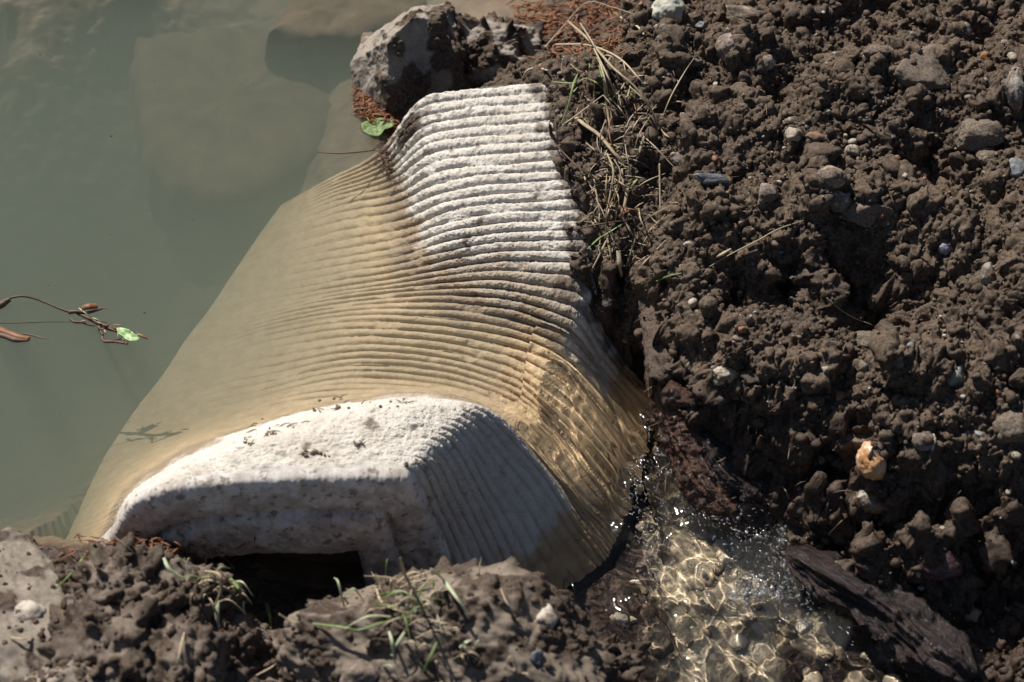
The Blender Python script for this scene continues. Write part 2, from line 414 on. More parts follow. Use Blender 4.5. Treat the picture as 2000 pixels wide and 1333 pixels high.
# inside the top corner the bead steps inward
G = G.copy(); G[..., 1] -= .015*bulge+.010*step*(.6+.5*n2(uu*6, uu*0, 58))[None]+.0016*fbm3(G*70, 3, 50)+.0009*n3(G*300, 51)
G[0] = outer_e
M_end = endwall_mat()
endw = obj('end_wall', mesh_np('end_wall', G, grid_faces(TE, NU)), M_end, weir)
endw['label'] = 'shaded open end of the weir showing two stacked beads of clay'
D = np.linspace(0, .13, 24)
H = np.repeat(G[-1][None], 24, 0); H[..., 1] += D[:, None]; H[..., 2] -= (D[:, None]*.45)*smooth(-.12, .05, inner_e[None, :, 2]); H = H+.003*fbm3(H*60, 3, 55)[..., None]*(D[:, None, None] > 0)
hol = obj('hollow_lining', mesh_np('hollow_lining', H, grid_faces(24, NU)), M_end, weir)

# weir as a lookup: height of its surface and its (u, layer) over the plan
gx0, gy0, gst = -.75, -.55, .0025; gnx, gny = 480, 440
Zl = np.full((gnx, gny), -9.); Ul = np.zeros((gnx, gny)); Nl = np.zeros((gnx, gny))
ix = np.clip(((W0[..., 0]-gx0)/gst).astype(int), 0, gnx-1).ravel(); iy = np.clip(((W0[..., 1]-gy0)/gst).astype(int), 0, gny-1).ravel()
order = np.argsort(W0[..., 2].ravel())
Zl[ix[order], iy[order]] = W0[..., 2].ravel()[order]; Ul[ix[order], iy[order]] = UUg.ravel()[order]; Nl[ix[order], iy[order]] = NNg.ravel()[order]
for _ in range(3):                                 # close pin holes
    hole = Zl < -8
    for dx, dy in ((1, 0), (-1, 0), (0, 1), (0, -1)):
        Zs = np.roll(np.roll(Zl, dx, 0), dy, 1); ok = hole & (Zs > -8)
        Zl[ok] = Zs[ok]; Ul[ok] = np.roll(np.roll(Ul, dx, 0), dy, 1)[ok]; Nl[ok] = np.roll(np.roll(Nl, dx, 0), dy, 1)[ok]; hole = Zl < -8
okl = (Zl > -8).astype(float); wgt = blur_axis(blur_axis(okl, 0, 2), 1, 2)+1e-9
Zm, Um, Nm = (blur_axis(blur_axis(A*okl, 0, 2), 1, 2)/wgt for A in (Zl, Ul, Nl))
_mx = np.where(Zl > -8, Zl, -9.)
for _ in range(2):
    _mx = np.max([_mx]+[np.roll(np.roll(_mx, a, 0), b, 1) for a in (-1, 0, 1) for b in (-1, 0, 1)], axis=0)
def weir_top(x, y):
    i = np.clip(np.round((x-gx0)/gst).astype(int), 0, gnx-1); j = np.clip(np.round((y-gy0)/gst).astype(int), 0, gny-1)
    return _mx[i, j]
def weir_at(x, y):
    fx = (x-gx0)/gst; fy = (y-gy0)/gst
    inside = (fx >= 0) & (fx < gnx-1) & (fy >= 0) & (fy < gny-1)
    i = np.clip(np.floor(fx).astype(int), 0, gnx-2); j = np.clip(np.floor(fy).astype(int), 0, gny-2)
    a = np.clip(fx-i, 0, 1); b = np.clip(fy-j, 0, 1)
    def L(A): return (A[i, j]*(1-a)+A[i+1, j]*a)*(1-b)+(A[i, j+1]*(1-a)+A[i+1, j+1]*a)*b
    inside &= L(okl) > .5
    return np.where(inside, L(Zm), -9.), L(Um), L(Nm)

# ================================================================== WATER LEVELS
class RBF:
    """height through picked points (linear kernel)"""
    def __init__(s, pts):
        s.p = np.array(pts)[:, :2]; z = np.array(pts)[:, 2]; n = len(s.p)
        A = np.linalg.norm(s.p[:, None]-s.p[None], axis=2)+np.eye(n)*1e-4; Pm = np.concatenate([np.ones((n, 1)), s.p], 1)
        M = np.block([[A, Pm], [Pm.T, np.zeros((3, 3))]]); sol = np.linalg.solve(M, np.concatenate([z, [0, 0, 0]])); s.w = sol[:n]; s.c = sol[n:]
    def __call__(s, x, y):
        out = s.c[0]+s.c[1]*x+s.c[2]*y
        for (a, b), w_ in zip(s.p, s.w): out = out+w_*np.sqrt((x-a)**2+(y-b)**2)
        return out
def axis(a, b, st, tail, nt):
    n = int(round((b-a)/st))+1; core = np.linspace(a, b, n); g = np.geomspace(st*2, tail, nt)
    return np.concatenate([a-g[::-1], core, b+g])
pool = RBF([P(*q) for q in [(1250,830,-0.0946),(1200,950,-0.0989),(1300,900,-0.0903),(1350,870,-0.0822),(1400,930,-0.0791),(1480,970,-0.0803),(1300,1000,-0.0965),(1230,1100,-0.1051),(1400,1030,-0.0865),(1520,1030,-0.0865),
   (1350,1150,-0.0989),(1480,1100,-0.0946),(1560,1060,-0.0965),(1600,1130,-0.102),(1480,1150,-0.0965),(1600,1250,-0.1089),(1400,1300,-0.1089),(1200,1200,-0.107),(1750,1300,-0.1132),(1950,1300,-0.1163),(1900,1150,-0.1163),(1150,1250,-0.1076),(1160,1080,-0.107),(1200,1333,-0.1101)]])
def water_level(x, y):
    zw, u, n = weir_at(x, y)
    lip = .615+.02*np.sin(n*.7)
    th = np.where(n < 25, .012*smooth(21.5, 25.5, n)-.006, np.where(n > 36, .012*smooth(40, 36.5, n)-.006, .006))
    th = np.where(th > 0, th*4.3, th*1.5)
    flow = np.where(th > 0, np.maximum(zw+th*(1+.3*smooth(.7, .86, u)), weir_top(x, y)+.004), zw+th)
    up = (u < lip) & (zw > -8)
    pl = np.clip(pool(x, y)+.012*smooth(.20, .12, x), -.125, -.07)
    # inside the weir's outline: pond above the lip, a thin sheet over it, pool below
    down = np.maximum(flow, pl)
    blend = smooth(lip-.09, lip+.05, u)
    zin = np.minimum(0, (1-blend)*0+blend*down)
    # outside the outline: pond on the left and behind, pool on the right
    right = smooth(0, 1, (x-.075+.30*np.clip(y+.10, -1, .25)*-.0)/.004)
    zout = np.where((x > .02) & (y < .16), pl, 0.0)
    zout = np.where((y < -.262) & (x > -.465+.0*y), np.where(x > .055, pl, -.3), zout)
    zout = np.where((y < -.40) & (x > -.60), np.where(x > .055, pl, -.3), zout)
    return np.where(zw > -8, zin, zout), zw, u, n

# ================================================================== GROUND
GP = [(0,0,-.06),(250,-20,-.055),(0,130,-.11),(120,-100,-.05),(0,300,-.32),(0,666,-.32),(0,1000,-.28),(250,150,-.16),(250,600,-.32),(420,350,-.22),(260,330,-.22),(500,100,-.12),(620,200,-.12),(600,30,-.10),(750,30,-.07),
 (850,10,-.045),(980,20,-.015),(640,290,-.10),(-300,500,-.35),(0,-200,-.25),(600,-200,-.05),(1000,-120,-.005),
 (960,100,.0),(1080,70,-.006),(1170,20,-.004),(1090,20,-.02),(1060,125,.012),(960,135,-.005),(1100,140,.09),(1040,148,.085),
 (1120,200,.118),(1180,120,.10),(1250,50,.06),(1230,5,.02),(1150,300,.10),(1180,380,.085),(1195,470,.055),(1230,420,.07),(1290,420,.085),
 (1300,100,.115),(1300,250,.118),(1450,60,.13),(1600,30,.13),(1800,40,.14),(2000,40,.15),(1400,200,.135),(1600,200,.145),(1530,120,.13),(1800,180,.165),(1900,230,.15),(1990,220,.16),
 (1820,320,.10),(1900,360,.115),(1990,400,.14),(1650,330,.135),(1450,330,.12),(1700,400,.13),(1400,440,.105),(1500,470,.105),(1620,470,.115),(1750,470,.10),(1850,450,.11),
 (1290,530,0.075),(1400,530,0.085),(1500,525,0.085),(1620,535,0.095),(1740,540,0.085),(1850,540,0.09),(1950,520,0.12),
 (1420,600,0.035),(1530,608,0.02),(1630,620,0.0),(1720,628,0.012),(1800,600,0.06),
 (1275,620,0.045),(1290,720,0.012),(1320,650,0.045),(1400,700,0.055),(1500,680,0.055),(1600,690,0.045),(1700,690,0.05),(1850,680,0.085),(1980,650,0.12),
 (1320,800,-0.03),(1400,790,0.02),(1400,860,-0.035),(1480,880,-0.02),(1550,800,0.035),(1650,800,0.045),(1800,800,0.06),(1980,800,0.09),
 (1480,960,-0.0698),(1540,920,-0.035),(1600,930,-0.005),(1600,970,-0.035),(1700,900,0.03),(1820,900,0.045),(1980,900,0.06),
 (1560,1010,-0.0729),(1600,1030,-0.1166),(1640,1015,-0.0543),(1700,1020,-0.01),(1800,1010,0.015),(1880,990,0.02),(1990,980,0.03),
 (1700,1090,-0.1101),(1800,1080,-0.0977),(1900,1070,-0.0791),(1990,1060,-0.0543),(1650,1120,-0.1321),(1750,1200,-0.1194),(1900,1180,-0.1163),(1990,1200,-0.1101),(1990,1330,-0.1163),(1850,1330,-0.1225),
 (1255,745,-0.1039),(1262,810,-0.1163),(1280,870,-0.1163),(1195,530,0.035),(1255,555,0.035),(1225,600,-0.02),
 (1300,950,-0.1352),(1240,1000,-0.1476),(1250,900,-0.1445),(1380,960,-0.1166),(1450,1010,-0.1197),(1330,1060,-0.1309),(1500,1080,-0.1321),(1420,1150,-0.1383),(1560,1150,-0.1395),(1300,1150,-0.1414),(1500,1250,-0.1457),(1350,1280,-0.1457),(1650,1280,-0.1476),
 (1220,1150,-0.1507),(1200,1230,-0.1383),(1250,1320,-0.1476),(1130,1180,-0.1538),
 (100,1150,.01),(30,1080,.02),(180,1095,.0),(260,1075,.022),(330,1085,.03),(250,1150,.005),(380,1160,-.02),(440,1125,-.04),(560,1140,-.09),(680,1150,-.09),(620,1230,-.09),(510,1180,-.07),(700,1280,-.05),(480,1250,-.03),(350,1260,-.02),(200,1280,.0),(500,1320,-.05),(850,1300,-.05),(1000,1330,-.07),(800,1180,-.07),(1000,1200,-.15),(1080,1280,-0.0853),
 (400,1600,-.02),(900,1600,-.06),(1400,1600,-0.1507),(2000,1600,-0.1163),(-200,1300,.04),
 (2400,100,.2),(2400,600,0.2),(2400,1000,0.1),(2400,1300,-0.0791),(1500,-200,.15),(2200,-200,.2)]
gbase = RBF([P(*q) for q in GP])
gx = np.concatenate([-.78-np.geomspace(.01, 30, 16)[::-1], np.linspace(-.78, .0, 200)[:-1], np.linspace(.0, .68, 640), .68+np.geomspace(.003, 30, 20)])
gy = axis(-.60, .70, .00115, 30, 18)
XX, YY = np.meshgrid(gx, gy, indexing='ij')
cx = np.clip(XX, -1.1, 1.0); cy_ = np.clip(YY, -.85, 1.0)
warp = .006*fbm2(cx*45, cy_*45, 3, 61); warp2 = .006*fbm2(cx*45+9, cy_*45, 3, 66)
Z = np.zeros_like(XX)
for i in range(0, len(gx), 100): Z[i:i+100] = gbase(cx[i:i+100]+warp[i:i+100]*.8, cy_[i:i+100]+warp2[i:i+100]*.8)
Z = np.clip(Z, -.36, .26)
_gn = np.sqrt(np.gradient(Z, gx, axis=0)**2+np.gradient(Z, gy, axis=1)**2)
flatness = 1/(1+(_gn/.8)**2)
WL, ZWf, Uf, Nf = water_level(XX, YY)
dryg = smooth(-.02, .012, Z-WL)
left = (XX < .0)
# relief: lumps, clods, crumbs, grains
rel = .020*fbm2(cx*13, cy_*13, 4, 70)-.010*np.maximum(0, fbm2(cx*9+4, cy_*9, 3, 71))+.7*.06*crumbs(cx+warp*1.5, cy_+warp2*1.5, .06, 72, .5)*(XX > .1)
lum = np.abs(fbm2(cx*38, cy_*38, 3, 75)); rel = rel+.010*(lum-.25)
cw = cx+.5*warp; cv = cy_+.5*warp2
patch = smooth(-.35, .25, fbm2(cx*10, cy_*10, 3, 79))
rel = rel+.75*.030*crumbs(cw, cv, .030, 80, .45)*patch
c2 = crumbs(cw+.4*warp2, cv, .0135, 81, .75); rel = rel+(.35+.65*left)*.62*.0135*c2*(.45+.55*patch)
rel = rel+left*.60*.0065*crumbs(cw, cv, .0065, 82, .85)*(.35+.65*patch)
rel = rel+left*.55*.0032*crumbs(cx+.2*warp, cy_+.2*warp2, .0032, 83, .9)
rel = rel+left*.0016*np.abs(fbm2(cx*420, cy_*420, 2, 84))
under = .0045*fbm2(cx*30, cy_*30, 4, 90)+.5*.03*crumbs(cw, cv, .03, 91, .35)*(XX > .05)
flow_edge = smooth(.0, .05, XX)
Z = Z+np.where(dryg > 0, dryg*rel*flatness, 0)+(1-dryg)*under*(.35+.45*flow_edge)
Vg = np.stack([XX, YY, Z], -1)
ia = np.searchsorted(gx, .0)-1
sg = blur_axis(blur_axis(Z[ia:], 0, 3), 1, 3)
ng = np.stack([-np.gradient(sg, gx[ia:], axis=0), -np.gradient(sg, gy, axis=1), np.ones_like(sg)], -1); ng /= np.linalg.norm(ng, axis=2)[..., None]
pw = Vg[ia:].copy(); pw[..., 2] = sg
sw = pw+.0035*np.stack([n3(pw*110, 150), n3(pw*110, 151), n3(pw*110, 152)], -1)+.0011*np.stack([n3(pw*380, 160), n3(pw*380, 161), n3(pw*380, 162)], -1)
cr = .80*.019*crumbs3(sw, .019, 153, .55)*patch[ia:]+.80*.0085*crumbs3(sw, .0085, 154, .75)*(.4+.6*patch[ia:])+.75*.0042*crumbs3(sw, .0042, 155, .9)+.0012*np.abs(n3(pw*520, 156))
cr = cr+(1-ng[..., 2])*(.022*fbm3(pw*38, 3, 158)+.8*.034*crumbs3(sw, .034, 159, .6))
cr3 = cr*dryg[ia:]
# stay beneath the clay inside its outline, except where soil was heaped over its far right shoulder
edge = .715+.02*n2(YY*60, XX*60, 95)+.012*n2(YY*160, XX*160, 96)
heap = (Nf < 19.0) & (Uf > edge)
inW = ZWf > -8
Z = np.where(inW & ~heap, np.minimum(Z, ZWf-.03), Z)
over = inW & heap
Z = np.where(over, np.maximum(Z, ZWf+.001+.004*smooth(0, .05, Uf-edge)+.35*rel), Z)
# inside the hollow end
hol_m = (YY < yE+.115) & (YY > yE-.02) & (XX > P(330, 1165, -.05)[0]) & (XX < P(735, 1100, -.05)[0])
Z = np.where(hol_m, np.where(YY < yE+.03, np.minimum(Z, -.078+.6*.0135*c2), np.minimum(np.where(inW, ZWf-.035, Z), -.078+1.1*np.clip(YY-yE-.03, 0, .09)+.6*.0135*c2)), Z)
Z = np.clip(Z, -.5, .3)
keep = np.where(inW & ~heap, 0, 1.0)[ia:]
Vg[..., 2] = Z; Vg[ia:] += ng*(cr3*keep)[..., None]
ZV = Vg[..., 2]
near_w = 1-smooth(.002, .045, Z-WL+.018*fbm2(cx*25, cy_*25, 3, 97))
near_w = np.maximum(near_w, .85*(1-smooth(.05, .16, Z-WL+.06*fbm2(cx*14, cy_*14, 3, 89)))*(YY < .02))
near_w = np.where((XX > .05), near_w, 1-smooth(.0, .03, Z-WL+.01*fbm2(cx*25, cy_*25, 3, 97)))
dampish = smooth(.35, .75, fbm2(cx*7+3, cy_*7, 3, 98)*.6+.4-.6*(XX < .2)*0)*.55
wetg = np.clip(np.maximum(np.maximum(near_w, dampish*.7), (YY < yE+.02)*(XX < .12)*(.55+.5*fbm2(cx*20, cy_*20, 2, 93))), 0, 1)
bed = smooth(.004, -.006, Z-WL)*smooth(.15, .19, XX+.02*n2(cx*30, cy_*30, 94))*smooth(-.02, .03, .33-XX+.15*n2(cx*14, cy_*14, 99)+.12*(YY+.35))  # pale bed stops short by the weir: shade over deep water put into colour
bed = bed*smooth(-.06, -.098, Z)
silt = smooth(.0, -.015, Z-WL)*(XX < .06)
M_soil = soil_mat()
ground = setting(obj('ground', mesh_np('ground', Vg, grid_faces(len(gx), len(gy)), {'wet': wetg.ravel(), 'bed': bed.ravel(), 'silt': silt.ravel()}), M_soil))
def gz(x, y):
    """height of the finished ground"""
    x = np.asarray(x, float); y = np.asarray(y, float)
    i = np.clip(np.searchsorted(gx, x)-1, 0, len(gx)-2); j = np.clip(np.searchsorted(gy, y)-1, 0, len(gy)-2)
    a = (x-gx[i])/(gx[i+1]-gx[i]); b = (y-gy[j])/(gy[j+1]-gy[j])
    return (ZV[i, j]*(1-a)+ZV[i+1, j]*a)*(1-b)+(ZV[i, j+1]*(1-a)+ZV[i+1, j+1]*a)*b
def hit(px, py, extra=0.0):
    """where the line of sight through a picked point meets the ground"""
    d = ray(px, py); s = np.linspace((.34-CAM[2])/d[2], (-.3-CAM[2])/d[2], 1200)
    p = CAM+d*s[:, None]; g = gz(p[:, 0], p[:, 1])+extra
    k = np.argmax(p[:, 2] < g); return p[k]
# ================================================================== WATER
wx = np.concatenate([-.80-np.geomspace(.02, 30, 14)[::-1], np.linspace(-.80, 0, 160)[:-1], np.linspace(0, .70, 440), .70+np.geomspace(.004, 30, 16)])
wy = axis(-.62, .72, .0021, 30, 16)
XW, YW = np.meshgrid(wx, wy, indexing='ij')
LW, ZWw, Uw, Nw_ = water_level(XW, YW)
LW = blur_axis(blur_axis(LW, 0, 3), 1, 3)
dirx, diry = .62, -.78
al = XW*dirx+YW*diry; ac = -XW*diry+YW*dirx
turb = smooth(-.068, -.0885, LW)*smooth(.08, .16, XW)
turb2 = turb*(.55+.55*smooth(-.3, .5, fbm2(XW*9, YW*9, 2, 100)))
sx, sy_ = .004*n2(al*40, ac*40, 111), .004*n2(al*40, ac*40, 112)
rip = .0120*fbm2((al+2*sx)*11, (ac+2*sy_)*20, 2, 101)+.0013*fbm2((al+sx)*38, (ac+sy_)*70, 2, 102)+.00030*n2((al+sx)*90, (ac+sy_)*330, 103)
calm = .0013*fbm2(al*30, ac*75, 2, 104)
lipm = (ZWw > -8)*smooth(.56, .72, Uw)*smooth(24, 27, Nw_)*smooth(41, 37, Nw_)
# streaks run along the fall line of the sheet
streak = .0013*n2(Nw_*1.2, Uw*7, 106)+.0005*n2(Nw_*2.8, Uw*11, 107)+.0004*n2(Nw_*.5, Uw*30, 108)
_a, _b = P(1300, 880, -.09), P(1580, 1075, -.095)
_t = np.clip(((XW-_a[0])*(_b[0]-_a[0])+(YW-_a[1])*(_b[1]-_a[1]))/((_b[0]-_a[0])**2+(_b[1]-_a[1])**2), 0, 1)
rush = np.exp(-(((XW-_a[0]-_t*(_b[0]-_a[0]))**2+(YW-_a[1]-_t*(_b[1]-_a[1]))**2)/.032**2))
turb2 = turb2*(1+.9*rush)+.0
rip = rip+rush*(.0022*np.abs(n2((al+sx)*60, (ac+sy_)*110, 113))+.0006*n2(al*170, ac*240, 114))
LWf = LW+rip*turb2+calm*turb*(1-turb2)+streak*lipm*(1-turb)
pondr = .00010*n2(XW*60, YW*90, 109)*(1-np.clip(lipm+turb, 0, 1))
LWf = LWf+pondr
iorf = np.clip(np.maximum(smooth(.60, .72, Uw)*(ZWw > -8), (ZWw < -8)*smooth(-.03, -.08, LW)), 0, 1)
VW = np.stack([XW, YW, LWf], -1)
st_v = ((Uw > .66) & (ZWw > -8)) | ((ZWw < -8) & (LW < -.02))
fm = st_v[:-1, :-1]
qa = grid_faces(len(wx), len(wy))
fmf = fm.reshape(-1)
def sub(q, extra):
    used = np.unique(q); mp = np.full(len(wx)*len(wy), -1); mp[used] = np.arange(len(used))
    return VW.reshape(-1, 3)[used], mp[q], {k: v.ravel()[used] for k, v in extra.items()}
def pond_mat():
    m, t, b = new_mat('still_pond_surface'); t.nodes.remove(b); out = t.nodes['Material Output']
    gl = nd(t, 'ShaderNodeBsdfGlossy'); gl.inputs['Roughness'].default_value = .03
    tr = nd(t, 'ShaderNodeBsdfTransparent'); tr.inputs['Color'].default_value = (1, 1, 1, 1)
    ms = nd(t, 'ShaderNodeMixShader'); t.links.new(schlick(t), ms.inputs[0]); t.links.new(tr.outputs[0], ms.inputs[1]); t.links.new(gl.outputs[0], ms.inputs[2])
    n1 = noise_node(t, 9, 3, .5); bn = nd(t, 'ShaderNodeBump'); bn.inputs['Strength'].default_value = .10; bn.inputs['Distance'].default_value = .02
    t.links.new(n1.outputs['Fac'], bn.inputs['Height']); t.links.new(bn.outputs[0], gl.inputs['Normal'])
    t.links.new(ms.outputs[0], out.inputs['Surface']); return m
def stream_mat():
    m, t, b = new_mat('clear_running_water'); t.nodes.remove(b); out = t.nodes['Material Output']
    rf = nd(t, 'ShaderNodeBsdfRefraction'); rf.inputs['Roughness'].default_value = 0; rf.inputs['IOR'].default_value = 1.333; rf.inputs['Color'].default_value = (1.25, 1.24, 1.20, 1)   # makes up for the renderer's caustics losing the square of the index of refraction
    gl = nd(t, 'ShaderNodeBsdfGlossy'); gl.inputs['Roughness'].default_value = .045
    ms = nd(t, 'ShaderNodeMixShader'); t.links.new(schlick(t), ms.inputs[0]); t.links.new(rf.outputs[0], ms.inputs[1]); t.links.new(gl.outputs[0], ms.inputs[2])
    t.links.new(ms.outputs[0], out.inputs['Surface']); return m
v, f, a = sub(qa[~fmf], {})
pond = setting(obj('pond_water', mesh_np('pond_water', v, f), pond_mat()))
v, f, a = sub(qa[fmf], {})
stream = setting(obj('stream_water', mesh_np('stream_water', v, f, a), stream_mat()))
try:
    stream.cycles.is_caustics_caster = True; sun_d.cycles.is_caustics_light = True
    ground.cycles.is_caustics_receiver = True; weir.cycles.is_caustics_receiver = True
except Exception as e: print('caustics', e)
# the silt that clouds the pond: one closed body of murky water under its surface
def silty():
    m = bpy.data.materials.new('silt_clouded_water'); m.use_nodes = True; t = m.node_tree
    t.nodes.remove(t.nodes['Principled BSDF']); out = t.nodes['Material Output']
    pv = nd(t, 'ShaderNodeVolumePrincipled'); pv.inputs['Color'].default_value = (.335, .39, .315, 1)
    pv.inputs['Density'].default_value = 5.2; pv.inputs['Anisotropy'].default_value = 0.0
    t.links.new(pv.outputs[0], out.inputs['Volume']); return m
e4 = W0[:, int(.60*NU)]
poly = [(-30, 30), (30, 30), (30, .7), (P(1240, 20, 0)[0], P(1240, 20, 0)[1]), (P(1080, 130, 0)[0], e4[0, 1]+.03)]
poly += [tuple(e4[i, :2]) for i in range(0, int(NPL*44), 26)]
poly += [tuple(W0[int(NPL*a), int(b*NU), :2]) for a, b in ((46, .55), (50, .45), (52.5, .26), (54, .165))]
poly += [tuple(P(180, 1085, 0)[:2]), tuple(P(90, 1135, 0)[:2]), tuple(P(-200, 1180, 0)[:2]), (-30, -3)]
bm = bmesh.new(); top = [bm.verts.new((x, y, -.0012)) for x, y in poly]; bot = [bm.verts.new((x, y, -.62)) for x, y in poly]
bm.faces.new(top); bm.faces.new(bot[::-1])
for i in range(len(poly)):
    k = (i+1) % len(poly); bm.faces.new((top[k], top[i], bot[i], bot[k]))
bmesh.ops.triangulate(bm, faces=[x for x in bm.faces if len(x.verts) > 4]); bmesh.ops.recalc_face_normals(bm, faces=bm.faces)
me = bpy.data.meshes.new('silty_water'); bm.to_mesh(me); bm.free()
silt_o = setting(obj('silty_water', me, silty()))

# ================================================================== STONES
def rock_mesh(name, rx, ry, rz, seed, facets=0, lump=.12, grain=.03, sub=5, sharp=.82, mudlump=0.0, planes=None, wet=0.0, bare=None):
    V, F = ico(sub); g = np.random.default_rng(seed); d = V.copy(); r = np.ones(len(d))
    if facets:
        for _ in range(facets):
            n = g.normal(size=3); n /= np.linalg.norm(n); h = g.uniform(.55, sharp)
            c = d@n; r = np.minimum(r, np.where(c > 1e-3, h/np.maximum(c, 1e-3), 9))
    for x, y, z, h in planes or ():
        n = np.array([x, y, z]); n /= np.linalg.norm(n); c = d@n; r = np.minimum(r, np.where(c > 1e-3, h/np.maximum(c, 1e-3), 9))
    p = d*r[:, None]
    o = g.uniform(-50, 50, 3)
    p = p*(1+lump*fbm3(d*1.3+o, 3, seed % 50)+.35*lump*fbm3(d*4+o, 3, 3))[:, None]
    p = p*(1+grain*fbm3(d*11+o, 3, 7))[:, None]
    p = p*np.array([rx, ry, rz])
    if mudlump:
        nn_ = p/np.linalg.norm(p, axis=1)[:, None]; q = p+o
        cover = smooth(-.25, .2, fbm3(q*28, 3, 17)-(0 if bare is None else d@np.array(bare)))
        hgt = .8*.016*crumbs3(q, .016, 18, .6)+.8*.0075*crumbs3(q, .0075, 19, .8)+.8*.0038*crumbs3(q, .0038, 20, .9)+.010*fbm3(q*40, 3, 22)
        p = p+nn_*(mudlump*cover*np.maximum(hgt, 0))[:, None]
        return mesh_np(name, p, F, {'cover': cover, 'wet': np.clip(wet+.35*fbm3(q*22, 3, 24), 0, 1)})
    return mesh_np(name, p, F)
STN = {}
def smat(key):
    if key not in STN:
        c1, c2, sc_, ro, mud, vein = {
          'grey': ((.22,.21,.19), (.36,.34,.31), 60, .8, .38, None),
          'palegreen': ((.33,.34,.28), (.46,.45,.38), 45, .65, .14, (.50,.44,.32)),
          'pale': ((.28,.25,.21), (.42,.385,.33), 80, .85, .42, None),
          'cream': ((.34,.29,.22), (.50,.44,.34), 80, .8, .35, None),
          'tan': ((.27,.21,.15), (.40,.33,.25), 70, .85, .42, None),
          'pink': ((.21,.15,.14), (.34,.265,.25), 60, .8, .38, None),
          'rust': ((.20,.09,.045), (.33,.16,.08), 90, .8, .3, None),
          'brown': ((.11,.08,.06), (.2,.155,.12), 60, .85, .45, None),
          'slate': ((.06,.065,.075), (.13,.14,.155), 70, .55, .25, None),
          'blue': ((.12,.135,.145), (.22,.24,.25), 90, .55, .3, None),
          'violet': ((.13,.12,.16), (.27,.25,.31), 90, .5, .12, None),
          'green': ((.11,.12,.10), (.25,.26,.22), 130, .55, .18, None),
          'quartz': ((.42,.18,.06), (.56,.36,.2), 45, .3, .04, (.6,.42,.32)),
          'wettawny': ((.16,.09,.035), (.35,.22,.09), 70, .35, .4, (.05,.03,.02)),
          'wetred': ((.035,.018,.018), (.09,.05,.05), 120, .3, .2, None),
          'silt': ((.085,.056,.034), (.145,.10,.063), 25, .9, .1, None),
          'white': ((.36,.31,.26), (.5,.45,.385), 80, .85, .3, None)}[key]
        STN[key] = stone_mat('stone_'+key, c1, c2, sc_, ro, min(.8, mud+.16) if mud > .05 else mud, .5 if ro < .6 else .3, vein)
    return STN[key]
def stone(px, py, w, h, key, facets, label, name='stone', seed=None, sink=.19, tilt=0.0, cat='stone', group='stones in the soil bank', flat=1.0, lump=.12, ry=None):
    p = hit(px, py); ap = np.linalg.norm(p-CAM)/DIST
    rx = w/2/S*ap*1.06; rr = h/2/S*ap*1.06
    ryy = rr if ry is None else ry/2/S; rz = rr*flat
    seed = seed or int(px*7+py*13) % 9973
    me = rock_mesh(name, rx, ryy, rz, seed, facets, lump, sub=5 if w > 45 else 4)
    o = obj(name, me, smat(key)); o.location = Vector(p)+Vector((0, 0, rz*(.45-sink*2)))+Vector((0, rr*.25, 0)); o.rotation_euler = (tilt*.4, tilt, (seed % 60)/100-.3)
    tag(o, label, cat, group); return o
